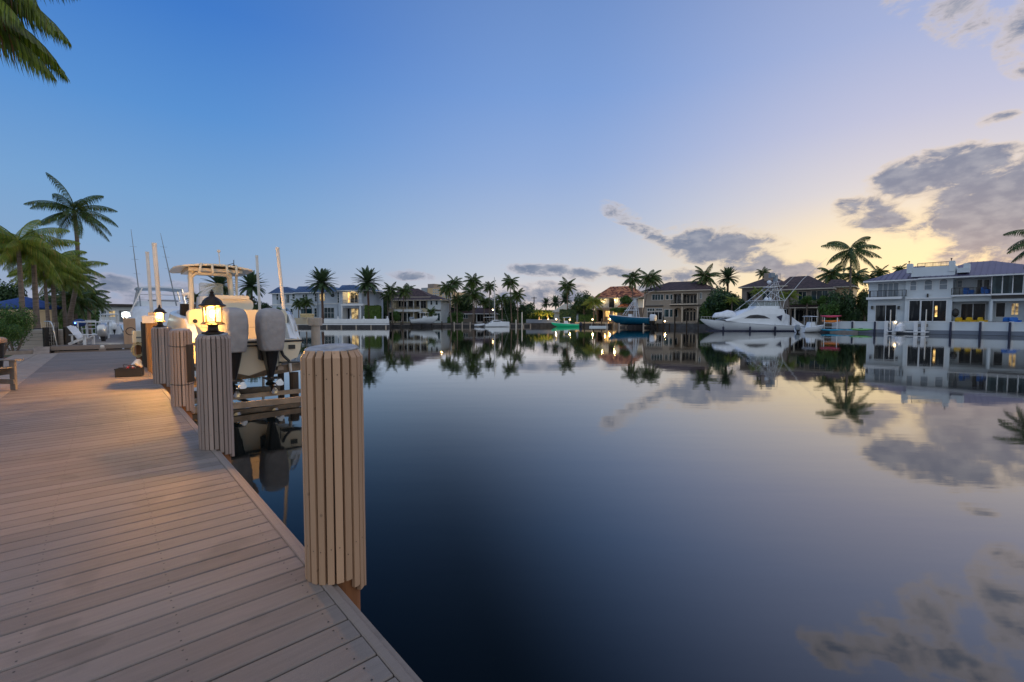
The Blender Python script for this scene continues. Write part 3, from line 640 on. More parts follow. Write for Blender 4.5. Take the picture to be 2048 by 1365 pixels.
# leaning post seat and console
mb = MB(); mb.loft([rbox(.1, 2.6, 1.45, .5, .3, 16, .35), rbox(.1, 2.6, 2.2, .5, .3, 16, .35)]); mb.build('leaning_post', 'cream_gelcoat', b1)
mb = MB(); mb.prism(rrect(-.45, .62, 2.20, 2.56, .16), 'y', 2.2, 2.5); mb.prism(rrect(-.35, .50, 2.54, 2.64, .05), 'y', 2.1, 2.7); mb.build('seat_back', 'cream_gelcoat', b1)
mb = MB(); mb.prism(rrect(-.48, .65, 2.18, 2.59, .17), 'y', 2.505, 2.54); mb.build('piping', 'black_trim', b1)
mb = MB(); mb.loft([rbox(0, 3.9, 1.45, .55, .62, 16, .35), rbox(0, 3.85, 2.65, .5, .5, 16, .35)]); mb.build('console', 'gelcoat', b1)
mb = MB(); mb.prism(rrect(-.42, .22, 2.62, 3.10, .06), 'y', 4.2, 4.22); ws = mb.build('windshield', 'boat_glass', b1)
gm_ = bpy.data.materials.new('clear_screen'); gm_.use_nodes = True; t = gm_.node_tree; b = t.nodes['Principled BSDF']; b.inputs['Base Color'].default_value = (.55, .68, .70, 1); b.inputs['Roughness'].default_value = .1; b.inputs['Alpha'].default_value = .35; MATS['clear_screen'] = gm_
ws.data.materials[0] = gm_
mb = MB(); mb.prism([(-1.0, 1.45), (-.62, 1.45), (-.62, 2.42), (-.95, 2.42)], 'y', 3.5, 3.8); mb.build('cooler_seat', 'dark_void', b1)
# hardtop and legs
TZ = 3.50
mb = slab_top(1.0, 2.9, 5.0, TZ - .03, .05, .10); mb.v = [(x_ - .12, y_, z_) for x_, y_, z_ in mb.v]; mb.build('hardtop', 'cream_gelcoat', b1, smooth=False)
mb = MB(); mb.prism([(-.8, 3.1), (.55, 3.1), (.55, 4.8), (-.8, 4.8)], 'z', TZ - .14, TZ - .05); mb.build('hardtop_liner', 'cream_gelcoat', b1)
for sx, y0, y1, r_ in ((-.74, 3.15, 3.3, .062), (.26, 3.15, 3.3, .055), (-.62, 4.4, 4.6, .045), (.45, 4.4, 4.6, .045)):
    mb = MB(); mb.tube([(sx * 1.05, y0, 1.5), (sx * 1.0, y0, 2.6), (sx * .98, y1, TZ - .2), (sx * .86, y1, TZ - .12)], r_, 8); mb.build('hardtop_leg', 'cream_gelcoat', b1, smooth=True)
mb = MB(); mb.tube([(-.72, 3.25, TZ - .32), (-.6, 3.25, TZ - .2), (.16, 3.25, TZ - .2), (.26, 3.25, TZ - .32)], .045, 8); mb.tube([(.40, 3.2, 1.5), (.42, 3.3, TZ - .2)], .035, 8); mb.build('cross_bar', 'cream_gelcoat', b1, smooth=True)
for x, lean in ((-.52, -.07), (-.26, 0), (.10, 0), (.34, 0)):
    mb = MB(); mb.tube([(x + lean, 2.80, TZ - .24), (x, 2.88, TZ + .06)], .032, 8); mb.build('rod_holder', 'cream_gelcoat', b1, smooth=True)
mb = MB(); mb.tube([(.05, 3.6, TZ + .05), (.03, 3.6, TZ + .50)], .014, 6); mb.sphere((.03, 3.6, TZ + .53), .05, 8, 6); mb.build('stern_light_pole', 'pvc', b1)
mb = MB(); mb.tube([(.42, 3.6, TZ + .02), (.42, 3.6, TZ + .30)], .010, 6); mb.tube([(.42, 3.6, TZ + .20), (.10, 3.6, TZ + .06)], .010, 6); mb.sphere((.42, 3.6, TZ + .12), .04, 8, 5); mb.build('antenna', 'black_trim', b1)
mb = MB(); mb.tube([(-.95, 3.2, 2.66), (-.80, 3.2, 2.72), (-.80, 3.2, 2.58)], .055, 8); mb.build('spotlight', 'gelcoat', b1, smooth=True)
# engines
for x in (-.40, .40):
    c = outboard(b1, x, -.42, 2.25, 2.0, 'grey_cover', 1.06); c.name = 'outboard_motor'
    rw = random.Random(int(x * 10)); hh = 1.04; mb = MB(); rings = []; zc = 2.25 - hh
    prof = [(0, .74), (.02, .80), (.12, .87), (.3, .95), (.5, 1.0), (.7, 1.0), (.82, .96), (.90, .86), (.95, .72), (.985, .5), (1.0, .25)]
    fold = [(rw.uniform(0, 6.28), rw.uniform(0, 1), rw.uniform(-4, 4), rw.uniform(.5, 1)) for _ in range(16)]
    M_ = 40
    for i in range(41):
        t_ = i / 40
        for (ta, wa), (tb_, wb) in zip(prof, prof[1:]):
            if ta <= t_ <= tb_ + 1e-9: w_ = wa + (wb - wa) * (t_ - ta) / (tb_ - ta); break
        row = []
        for j, (px_, py_, pz_) in enumerate(rbox(0, 0, 0, 1, 1, M_, .46)):
            a_ = 2 * math.pi * j / M_; dsp = 0
            for fa, ft, sl, am in fold:
                da = (a_ - fa - sl * (t_ - ft) + math.pi) % (2 * math.pi) - math.pi
                dsp += am * .012 * math.exp(-(da / .10) ** 2) * math.exp(-((t_ - ft) / .22) ** 2)
            dsp += .006 * math.sin(a_ * 9 + 5 * math.sin(t_ * 7)) * (1 - t_) ** 2 + (.008 if abs(a_ - 4.71) < .08 else 0)
            row.append((x + px_ * (.286 * w_ - dsp * 1.4), -.42 + py_ * (.405 * w_ - dsp * 1.4), zc + t_ * hh))
        rings.append(row)
    mb.loft(rings); me = c.data; tmp = mb.build('tmp', 'grey_cover', None, smooth=True); c.data = tmp.data; bpy.data.objects.remove(tmp)
mb = MB(); mb.box(-.58, -.2, -.12, 0, .98, 1.34); mb.box(.2, .58, -.12, 0, .98, 1.34); mb.box(-.199, .199, -.06, 0, 1.30, 1.34); mb.build('engine_bracket', 'black_trim', b1)
mb = MB(); mb.box(.92, 1.08, -.03, -.003, 1.20, 1.31); mb.build('vent_plate', 'black_metal', b1)
mb = MB(); mb.tube([(.72, -.05, 1.2), (.76, -.12, 1.05), (.88, -.2, .9)], .035, 6); mb.box(.68, 1.08, -.34, -.04, .86, .89); mb.tube([(.66, -.06, 1.1), (.66, -.1, .82)], .01, 5); mb.build('trim_tab', 'black_trim', b1)
# ------------------------------------------------------------ boat lift
lf = empty('boat_lift', (-6.5, 11.2, 0), PHI, 'weathered metal boat lift with cross beams under the cream motorboat', 'boat lift')
def beam_part(a, b_, w, h, name='cross_beam', m='beam_metal', flange=True):
    mb = MB(); a, b_ = Vector(a), Vector(b_)
    mb.beam(a, b_, w * .35, h, )
    if flange:
        for z in (-h / 2, h / 2): mb.beam(a + Vector((0, 0, z)), b_ + Vector((0, 0, z)), w, .03)
    mb.build(name, m, lf)
beam_part((-1.7, .9, .35), (1.5, .9, .66), .18, .20)
beam_part((-1.7, 4.8, .42), (1.95, 4.8, .50), .18, .20)
for x in (-.75, .75):
    mb = MB(); mb.beam((x, .1, .70), (x, 5.8, .74), .14, .09); mb.build('bunk', 'conc_pile', lf)
mb = MB(); mb.beam((-1.5, -.6, .17), (1.0, -.6, .17), .10, .10); mb.build('cross_beam', 'beam_metal', lf)
mb = MB(); mb.beam((-1.9, -1.6, .16), (1.1, -1.6, .12), .12, .12); mb.build('cross_beam', 'beam_metal', lf)
for x, y in ((.95, -.3), (-1.75, 5.2), (2.1, 5.2)):
    mb = MB(); mb.lathe([(.11, -1.5), (.11, .62 if x == .95 else 1.2)], 12, (x, y, 0)); mb.build('pile', 'creosote', lf, smooth=False)
for x, y in ((1.2, .9), (-1.6, .9)):
    mb = MB(); mb.tube([(x, y, .6), (x - .07, y, .86)], .018, 6); mb.tube([(x + .12, y, .6), (x, y, .86)], .018, 6); mb.tube([(x - .12, y, .6), (x, y, .86)], .018, 6); mb.build('bracket', 'orange_pile', lf)
def guide(px, pyt, pyb, Y, w, label, dx=0):
    a = P(px, pyt, Y); b_ = P(px + dx, pyb, Y)
    r = empty('guide_pole', (b_.x, b_.y, 0), 0, label, 'guide pole', 'tall pale guide poles of the boat lifts')
    lo = Vector((a.x - b_.x, 0, a.z)); hi = Vector((0, 0, b_.z)); d = (hi - lo); bot = lo + d * ((lo.z + .6) / (lo.z - hi.z))
    mb = MB(); mb.tube([bot, lo - Vector((0, 0, .0))], w, 12); mb.build('pipe', 'pvc', r, smooth=False)
    mb = MB(); mb.tube([lo - Vector((0, 0, .02)), lo + Vector((0, 0, .05))], w * 1.12, 12); mb.build('end_cap', 'pvc', r)
guide(555, 499, 640, 12.6, .045, 'guide pole rising behind the right outboard motor, outermost of the poles', 15)
guide(513.5, 514, 610, 16.5, .045, 'thin guide pole between the hardtop boat and the outermost pole', 5.5)
guide(308.5, 490, 625, 13.4, .058, 'thick guide pole rising directly behind the brightest lantern', 11)
guide(294.5, 507, 640, 15.8, .05, 'guide pole just behind the thick one, left of the brightest lantern', 10)
# concrete pile with beam, outer side of the slip
r = empty('lift_pile', P(632, 690, 15.2) * 1, 0, 'concrete lift pile with square pale cap and long cream beam beside the boat', 'pile'); r.location.z = 0
mb = MB(); mb.lathe([(.15, -1.5), (.14, 1.78)], 16); mb.build('shaft', 'conc_pile', r, smooth=False)
mb = MB(); mb.bbox(-.17, .17, -.17, .17, 1.76, 2.02, .02); mb.build('cap', 'conc_pile', r)
mb = MB(); d = -BV * 0 + (P(568, 642, 17.0) - P(625, 640, 15.3)).normalized(); mb.beam((-.16, -.05, 1.90), (-2.4, 1.55, 1.90), .18, .22); mb.build('beam', 'cream_gelcoat', r)
mb = MB(); mb.box(-.45, -.1, -.12, .12, 2.02, 2.10); mb.tube([(-.5, 0, 2.12), (-.05, 0, 2.12)], .035, 8); mb.build('winch', 'rope', r)

# ------------------------------------------------------------ bare piles, electrical box, hose, crate near the far lantern
def bare_pile(px, py, R0, ztop, label, m, off):
    t, s = todk(W(px, py, DZ)); r = empty('wooden_pile', dk(off, s + R0, 0), 0, label, 'wooden pile', 'bare wooden piles beside the deck edge')
    mb = MB(); rings = []
    for i in range(9):
        z = -1.5 + (ztop + 1.5) * i / 8; rings.append([(R0 * (1 + .04 * math.sin(3 * a + i)) * math.cos(a), R0 * (1 + .03 * math.cos(2 * a + i * .7)) * math.sin(a), z) for a in [2 * math.pi * j / 14 for j in range(14)]])
    mb.loft(rings); mb.build('trunk', m, r, smooth=False); return r
pa = bare_pile(297, 744, .15, DZ + 1.23, 'amber lit bare pile with a bright cream cap next to the farther lantern', 'amber_lit_pile', .12)
mb = MB(); mb.bbox(-.16, .16, -.16, .16, DZ + 1.23, DZ + 1.42, .02); mb.build('cap_box', 'pvc', pa); mb = MB(); mb.tube([(-.08, 0, DZ + 1.46), (.08, 0, DZ + 1.46)], .05, 10); mb.build('pipe_fitting', 'conc_pile', pa)
pb = bare_pile(281, 735, .15, DZ + 1.25, 'dark creosoted pile left of the amber lit pile', 'creosote', .10)
t, s = todk(W(247, 690, DZ)); fp = empty('light_post', dk(.02, S1 + .7, 0), PHI, 'boxy tan post carrying the bright white floodlight', 'light post')
mb = MB(); mb.bbox(-.2, .2, -.2, .2, 0, DZ + 1.35, .02); mb.build('post', 'pile_slats', fp)
fl = empty('floodlight', fp.location + Vector((-.12, 0, DZ + 1.36)), 0, 'white floodlight shining from the top of the boxy tan post', 'floodlight')
mb = MB(); mb.bbox(-.20, .20, -.02, .1, .06, .28, .01); mb.tube([(0, .04, 0), (0, .04, .1)], .02, 6); mb.build('housing', 'white_paint', fl)
mb = MB(); mb.loft([[(.17 * k_ * math.cos(t_), -.022 - o_, .17 + .085 * k_ * math.sin(t_)) for t_ in [i * math.pi / 8 for i in range(16)]] for k_, o_ in ((1, 0), (.85, .03), (.4, .045))]); mb.build('lens', 'lamp_white', fl)
ld = bpy.data.lights.new('floodlight_beam', 'SPOT'); ld.energy = 260; ld.color = (.9, 1, .9); ld.spot_size = R(120); ld.shadow_soft_size = .1
lo = bpy.data.objects.new('floodlight_beam', ld); col.objects.link(lo); lo.parent = fl; lo.location = (0, -.06, .16); lo.rotation_euler = (R(50), 0, R(10))
t, s = todk(W(266, 705, DZ))
eb = empty('power_pedestal', dk(-.02, 15.6, DZ), PHI, 'cream power pedestal with coiled yellow hose beside the dark pile', 'power pedestal')
mb = MB(); mb.bbox(-.09, .09, -.07, .07, 0, .62, .01); mb.build('post', 'orange_pile', eb)
mb = MB(); mb.bbox(-.17, .17, -.12, .12, .62, .98, .02); mb.build('box', 'cream_gelcoat', eb); mb = MB(); mb.box(-.08, .08, -.128, -.122, .75, .79); mb.build('label_plate', 'grey_plastic', eb)
mb = MB(); mb.tube([(-.05 + .13 * math.cos(a) * (1 + .25 * math.sin(a * .21)), -.13 - .003 * a, .40 + .20 * math.sin(a) * (1 + .2 * math.cos(a * .3))) for a in [i * .35 for i in range(110)]], .009, 5); mb.build('hose', 'rope', eb)
mb = MB(); mb.tube([(-.2 + .11 * math.cos(a), -.1, .96 + .11 * math.sin(a)) for a in [i * .4 for i in range(34)]], .011, 6); mb.build('cable_loop', 'black_trim', eb)
# crate with cables
cr = empty('battery_crate', W(260, 753, DZ), PHI - R(12), 'dark plastic battery crate full of tangled cables on the deck', 'crate')
mb = MB(); w, d_, h = .24, .15, .20
mb.box(-w, w, -d_, -d_ + .012, 0, h); mb.box(-w, w, d_ - .012, d_, 0, h); mb.box(-w, -w + .012, -d_ + .012, d_ - .012, 0, h); mb.box(w - .012, w, -d_ + .012, d_ - .012, 0, h); mb.box(-w, w, -d_, d_, .002, .02); mb.bbox(-w - .01, w + .01, -d_ - .01, -d_ - .001, h - .03, h, .003); mb.build('shell', 'black_trim', cr)
mb = MB(); mb.box(-w + .02, w - .02, -d_ + .02, d_ - .02, .02, h - .06); mb.build('battery', 'grey_plastic', cr)
rnd = random.Random(5)
for mm_, nn in (('cable', 5), ('red_plastic', 2), ('rope', 1)):
    mb = MB()
    for q in range(nn):
        p0 = Vector((rnd.uniform(-.2, .2), rnd.uniform(-.1, .1), h - .05)); p1 = Vector((rnd.uniform(-.22, .22), rnd.uniform(-.12, .12), h - .04)); hh = rnd.uniform(.04, .14)
        mb.tube([p0.lerp(p1, i / 8) + Vector((.04 * math.sin(i), .03 * math.cos(i * 1.3), hh * math.sin(math.pi * i / 8))) for i in range(9)], .008, 5)
    mb.build('jumper_cable', mm_, cr)
wd = empty('cloth_bundle', W(273, 738, DZ), 0, 'crumpled pale cloth behind the battery crate', 'cloth')
mb = MB(); rings = []
for i in range(7):
    z = .26 * i / 6; rr = .12 * math.cos(i / 6 * 1.4) + .02; rings.append([(rr * (1 + .2 * math.sin(3 * a + i)) * math.cos(a) + .05 * i / 6, rr * (1 + .25 * math.cos(4 * a + i * 2)) * math.sin(a), z) for a in [2 * math.pi * j / 14 for j in range(14)]])
mb.loft(rings); mb.build('cloth', 'white_cover', wd, smooth=True)
cl = empty('deck_cap', W(205, 703, DZ), PHI, 'small white pipe cap on a wooden block at the step to the raised dock', 'pipe cap')
mb = MB(); mb.bbox(-.11, .11, -.08, .08, 0, .12, .006); mb.build('block', 'deck_trim', cl); mb = MB(); mb.lathe([(.068, .12), (.068, .22), (.055, .245), (.02, .255)], 14); mb.build('cap', 'pvc', cl, smooth=True)
# ------------------------------------------------------------ patio chair (bottom left), bin, white adirondack chair
ch = empty('patio_chair', W(-72, 790, DZ), R(-8), 'weathered grey wooden patio chair cut off by the edge of the picture', 'chair')
def part(root, name, m, *boxes):
    mb = MB()
    for q in boxes: mb.bbox(*q, .006) if len(q) == 6 else mb.beam(*q)
    return mb.build(name, m, root)
for y in (0, .56):
    part(ch, 'leg', 'weathered_wood', (.18, .30, y - .02, y + .02, 0, .56)); part(ch, 'leg', 'weathered_wood', (-.5, -.38, y - .02, y + .02, 0, .56))
    part(ch, 'arm', 'weathered_wood', (-.56, .40, y - .07, y + .07, .56, .585))
    part(ch, 'stretcher', 'weathered_wood', (-.5, .30, y - .045, y - .021, .12, .21))
    part(ch, 'side_rail', 'weathered_wood', ((-.5, y, .28), (.28, y, .38), .03, .13))
for i in range(5): part(ch, 'seat_slat', 'weathered_wood', (-.38 + i * .135, -.26 + i * .135, .025, .535, .335 + i * .022, .36 + i * .022))
for i in range(5): part(ch, 'back_slat', 'weathered_wood', ((-.4, .08 + i * .1, .34), (-.72, .07 + i * .105, .98), .09, .02))
bn = empty('waste_bin', W(-12, 737, DZ), 0, 'dark round bin with a wooden lid at the edge of the picture', 'bin')
mb = MB(); mb.lathe([(.17, 0), (.21, .62), (.225, .64), (.225, .68)], 20); mb.build('drum', 'black_metal', bn, smooth=False)
mb = MB(); mb.lathe([(.25, .68), (.27, .70), (.27, .78), (.24, .82), (.18, .84)], 20); mb.build('lid', 'pile_slats', bn, smooth=False)
ac = empty('adirondack_chair', dk(-1.85, S2 + .9, DZ + RZ), PHI - R(38), 'white adirondack chair facing right on the raised dock', 'chair')
for y in (0, .55):
    part(ac, 'leg', 'white_paint', (.62, .76, y - .02, y + .02, 0, .52)); part(ac, 'leg', 'white_paint', ((-.12, y, .03), (.72, y, .40), .04, .14)); part(ac, 'arm_post', 'white_paint', (.02, .11, y - .02, y + .02, .06, .5)); part(ac, 'arm', 'white_paint', (-.04, .84, y - .08, y + .08, .52, .55))
for i in range(5): part(ac, 'back_slat', 'white_paint', ((.36, .08 + i * .10, .22), (-.22 + .02 * abs(i - 2), .05 + i * .112, 1.04 - .03 * abs(i - 2)), .09, .022))
for i in range(5): part(ac, 'seat_slat', 'white_paint', ((.3 + i * .1, -.02, .25 + i * .045), (.3 + i * .1, .57, .25 + i * .045), .08, .02))
ac.scale = (.78, .78, .78)
# wire gate / frame, deck boxes, planters
gt = empty('mesh_gate', W(112, 704, DZ), R(5), 'bent metal tube gate with wire mesh beside the shrub', 'gate')
mb = MB(); mb.tube([(-.8, .5, 1.22), (-.25, .1, 1.22), (-.12, 0, 1.17), (-.08, 0, 1.05), (.07, 0, .12), (.0, 0, 0), (-.9, .3, -.02)], .022, 8); mb.build('frame', 'alu', gt, smooth=True)
mb = MB()
for i in range(14):
    x = -.75 + i * .055; mb.tube([(x, .35 - .3 * (x + .75), 0), (x + .06 if i % 2 else x - .06, .35 - .3 * (x + .75), 1.2)], .004, 3, False)
for i in range(9): mb.tube([(-.78, .4, .1 + i * .13), (-.03 + .004 * i, .02, .1 + i * .13)], .004, 3, False)
mb.build('mesh', 'alu', gt)
for px, Y, lab, w in ((112, 19.3, 'pale grey slatted planter box in front of the palm trunks', .55), (76, 18.6, 'grey slatted planter box half hidden by the shrub', .45)):
    q = P(px, 693, Y); r = empty('planter_box', (q.x, q.y, DZ), R(6), lab, 'planter', 'slatted planter boxes under the palms')
    mb = MB()
    for i in range(6): mb.bbox(-w, w, -.3, .3, .02 + i * .145, .155 + i * .145, .008)
    mb.build('slats', 'concrete', r)
    mb = MB(); mb.bbox(-w - .03, -w - .001, -.32, .32, 0, .93, .01); mb.build('corner_post', 'black_metal', r); mb = MB(); mb.bbox(w + .001, w + .09, -.32, .32, 0, .98, .01); mb.build('corner_post', 'black_metal', r)
tb = empty('white_table', P(189, 662, 25), PHI - R(40), 'long white table standing on the raised dock', 'table'); tb.location.z = DZ + RZ
part(tb, 'table_top', 'white_paint', (-.75, .65, -.35, .35, .88, .94))
for x in (-.62, .52):
    for y in (-.28, .28): part(tb, 'leg', 'white_paint', (x - .03, x + .03, y - .03, y + .03, 0, .88))
dc = empty('dining_set', P(178, 662, 29), R(20), 'pale chair with open back behind the white table', 'chair'); dc.location.z = DZ + .24
part(dc, 'seat', 'white_paint', (-.28, .28, -.25, .25, .42, .46)); part(dc, 'backrest', 'white_paint', (-.28, .28, .22, .26, .9, 1.0), (-.28, .28, .22, .26, .65, .70), (-.28, -.24, .22, .26, .46, .9), (.24, .28, .22, .26, .46, .9))
for x in (-.25, .25):
    for y in (-.22, .22): part(dc, 'leg', 'white_paint', (x - .02, x + .02, y - .02, y + .02, 0, .42))
kg = empty('kettle_grill', P(160, 664, 26), 0, 'round blue kettle grill with a small blue light', 'grill'); kg.location.z = DZ + .24
mb = MB(); mb.lathe([(.05, .62), (.22, .68), (.3, .82), (.3, .86), (.22, 1.0), (.05, 1.08)], 16); mb.build('bowl', 'blue_canvas', kg, smooth=True)
for a in (0, 2.1, 4.2):
    mb = MB(); mb.tube([(.08 * math.cos(a), .08 * math.sin(a), .66), (.24 * math.cos(a), .24 * math.sin(a), 0)], .015, 6); mb.build('leg', 'steel', kg)
mat('led_blue', (.1, .2, 1), .5, 0, 1, emit=8, ecol=(.1, .25, 1)); mb = MB(); mb.sphere((.05, -.32, .84), .04, 8, 6); mb.build('indicator_light', 'led_blue', kg)
ob = empty('outboard_stand', P(206, 668, 22), R(30), 'grey outboard motor hanging behind the raised dock', 'outboard motor'); ob.location.z = 0
outboard(ob, 0, 0, 1.75, 1.2, 'alu', .7, name='cowl')
# ------------------------------------------------------------ second boat: covered flybridge cruiser beyond the lantern
b2 = empty('cruiser', (-18.3, 24.3, 0), PHI, 'white covered sportfishing cruiser with flybridge and outriggers behind the lantern', 'boat')
hull(b2, 11, 3.7, -.3, 1.35, 2.1, inset=.05)
mb = MB(); mb.loft([rbox(0, 2.4, 1.3, 1.65, 1.9, 20, .5), rbox(0, 2.8, 1.9, 1.6, 2.0, 20, .5), rbox(0, 3.2, 2.45, 1.42, 2.2, 20, .5), rbox(0, 3.5, 2.66, 1.25, 2.0, 20, .6)]); mb.build('cockpit_cover', 'white_cover', b2, smooth=True)
mb = MB(); mb.loft([rbox(0, 5.2, 2.5, 1.2, 1.5, 16, .45), rbox(0, 5.3, 3.02, 1.05, 1.3, 16, .5)]); mb.build('flybridge', 'gelcoat', b2)
mb = MB(); mb.loft([rbox(.15, 4.6, 3.02, .75, .5, 16, .4), rbox(.15, 4.6, 3.12, .7, .45, 16, .4)]); mb.build('seat_pad', 'black_trim', b2)
mb = slab_top(1.15, 3.6, 6.4, 3.80, .08); mb.build('hardtop', 'gelcoat', b2)
for sx in (-1, 1):
    for y0, y1 in ((3.9, 3.7), (4.6, 4.0), (6.3, 6.0)):
        mb = MB(); mb.tube([(sx * 1.25, y0, 2.5), (sx * 1.0, y1, 3.78)], .028, 6); mb.build('hardtop_leg', 'alu', b2)
mb = MB(); mb.tube([(-1.3, 3.0, 3.0), (-1.1, 3.0, 3.05), (1.1, 3.0, 3.05), (1.3, 3.0, 3.0)], .02, 6); mb.tube([(-1.2, 4.2, 3.4), (1.2, 4.2, 3.4)], .016, 6); mb.build('rail', 'alu', b2)
for a_, b_, nm_ in ((P(285, 640, 25.5), P(262, 459, 25.5), 0), (P(353, 612, 25.5), P(321, 467, 25.5), 1)):
    inv = Matrix.Rotation(-PHI, 3, 'Z'); q = [inv @ (a_.lerp(b_, t) - b2.location) for t in (0, .35, .7, 1)]
    mb = MB(); mb.tube(q, [.035, .03, .02, .01], 6)
    for t in (.33, .5, .66, .8):
        c = inv @ (a_.lerp(b_, t) - b2.location); mb.tube([c - Vector((.16, 0, -.05)), c + Vector((.16, 0, .05))], .008, 4)
    mb.build('outrigger', 'shutter', b2)
mb = MB(); q0, q1 = inv @ (P(254, 640, 22.5) - b2.location), inv @ (P(284, 577, 24) - b2.location); mb.tube([q0, q1], .03, 6); mb.build('gaff_pole', 'pvc', b2)
# ------------------------------------------------------------ vegetation
def frond(mb, base, azi, elv, L, droop, nl, ll, hang, lw, side=.9, vup=0., rw=.03, rnd=random, twist=0.):
    base = Vector(base); n = 10; pts = [base]; dirs = []; e = elv
    for i in range(n):
        e2 = e - droop * ((i + .5) / n) ** 1.1
        d = Vector((math.cos(azi) * math.cos(e2), math.sin(azi) * math.cos(e2), math.sin(e2))); dirs.append(d); pts.append(pts[-1] + d * L / n)
    mb.tube(pts, [rw * (1 - .85 * i / n) for i in range(n + 1)], 3, False)
    sv = Vector((-math.sin(azi), math.cos(azi), 0)); up = Vector((0, 0, 1))
    for k in range(nl):
        t = .13 + .87 * (k + rnd.random() * .5) / nl; f = t * n; i = min(n - 1, int(f)); p = pts[i].lerp(pts[i + 1], f - i); d = dirs[i]; un = sv.cross(d) * -1
        l = ll * (math.sin(math.pi * min(1, .18 + t * .80)) ** .7) * rnd.uniform(.85, 1.1)
        for sgn in (-1, 1):
            q = (sv * sgn * side + d * (.45 + .5 * t) + up * (vup + twist * sgn - hang * .35)).normalized()
            m1 = p + q * l * .5; q2 = (q - up * hang * rnd.uniform(.7, 1.3)).normalized(); m2 = m1 + q2 * l * .5
            w = (d * lw * .5)
            mb.add([p - w * .6, p + w * .6, m1 + w, m1 - w, m2], [(0, 1, 2, 3), (3, 2, 4)])
def crown_coconut(seed, n=25, L=1., nl=48, spread=(-50, 84), hang=1.5, lw=.021, bias=0, m='leaf_coconut'):
    rnd = random.Random(seed); mb = MB()
    for i in range(n):
        a = i * 2.39996 + rnd.uniform(-.3, .3); u = (i + .5) / n; e = R(spread[1] + (spread[0] - spread[1]) * u ** .8 + rnd.uniform(-8, 8))
        frond(mb, (0, 0, 0), a, e, L * rnd.uniform(.85, 1.08), R(70) * rnd.uniform(.8, 1.25) * (1 if e > 0 else .55), nl, L * .31, hang, lw * L, rw=.016 * L, rnd=rnd)
    mb.lathe([(.03 * L, -.12 * L), (.055 * L, -.03 * L), (.02 * L, .08 * L)], 8)
    return mb
def crown_date(seed, n=62, L=1., nl=28):
    rnd = random.Random(seed); mb = MB()
    for i in range(n):
        a = i * 2.39996 + rnd.uniform(-.15, .15); u = (i + .5) / n; e = R(84 - 122 * u ** .9 + rnd.uniform(-5, 5))
        frond(mb, (0, 0, 0), a, e, L * rnd.uniform(.9, 1.05), R(28) * rnd.uniform(.7, 1.2), nl, L * .21, .08, .042 * L, side=.66, vup=.15, rw=.014 * L, rnd=rnd)
    mb.lathe([(.05 * L, -.22 * L), (.09 * L, -.05 * L), (.03 * L, .05 * L)], 8)
    return mb
def crown_bush(seed, nleaf=4200, lobes=13, sz=.15, flat=.75):
    rnd = random.Random(seed); mb = MB(); Ls = []
    for i in range(lobes):
        a = rnd.uniform(0, 6.28); r = rnd.uniform(.15, .62); Ls.append((Vector((r * math.cos(a), r * math.sin(a), rnd.uniform(-.35, .5) * flat)), rnd.uniform(.24, .46)))
    for i in range(nleaf):
        c, r = Ls[rnd.randrange(lobes)]; d = Vector((rnd.gauss(0, 1), rnd.gauss(0, 1), rnd.gauss(0, 1))).normalized(); p = c + d * r * (rnd.random() ** .35)
        u = (d + Vector((rnd.gauss(0, .6), rnd.gauss(0, .6), rnd.gauss(0, .6)))).normalized(); v = u.orthogonal().normalized(); v = Matrix.Rotation(rnd.uniform(0, 6.28), 3, u) @ v; w = u.cross(v); s = sz * rnd.uniform(.5, 1.2) * .5
        mb.add([p - v * s, p - w * s * .5, p + v * s, p + w * s * .5], [(0, 1, 2, 3)])
    return mb
PROTO = {}
def proto(key, mb, m):
    me = bpy.data.meshes.new('crown'); me.from_pydata(mb.v, [], mb.f); me.materials.append(MATS[m]); PROTO[key] = me
for i in range(4): proto('coco%d' % i, crown_coconut(10 + i), 'leaf_coconut')
proto('airy0', crown_coconut(23, 20, 1., 44, (-42, 88), 2.0, .017), 'leaf_coconut'); proto('airy1', crown_coconut(22, 17, 1., 40, (-55, 80), 1.8, .020), 'leaf_coconut')
for i in range(2): proto('date%d' % i, crown_date(30 + i), 'leaf_date')
for i in range(2): proto('royal%d' % i, crown_coconut(40 + i, 19, 1., 64, (-35, 78), 2.4, .012), 'leaf_bright')
for i in range(3): proto('bush%d' % i, crown_bush(50 + i), 'leaf_bush')
for i in range(2): proto('mango%d' % i, crown_bush(60 + i, 5200, 17, .13), 'leaf_mango')
for i in range(2): proto('dense%d' % i, crown_bush(90 + i, 9000, 16, .062), 'leaf_bush')
proto('sunny0', crown_bush(70, 2400, 9, .13), 'leaf_hedge')
NP = [0]
def put_crown(root, key, loc, sx, sy=None, sz=None, rz=None, name='crown'):
    o = bpy.data.objects.new(name, PROTO[key]); col.objects.link(o); o.parent = root; o.location = loc
    o.scale = (sx, sy or sx, sz or sx); NP[0] += 1; o.rotation_euler = (0, 0, NP[0] * 1.7 if rz is None else rz); return o
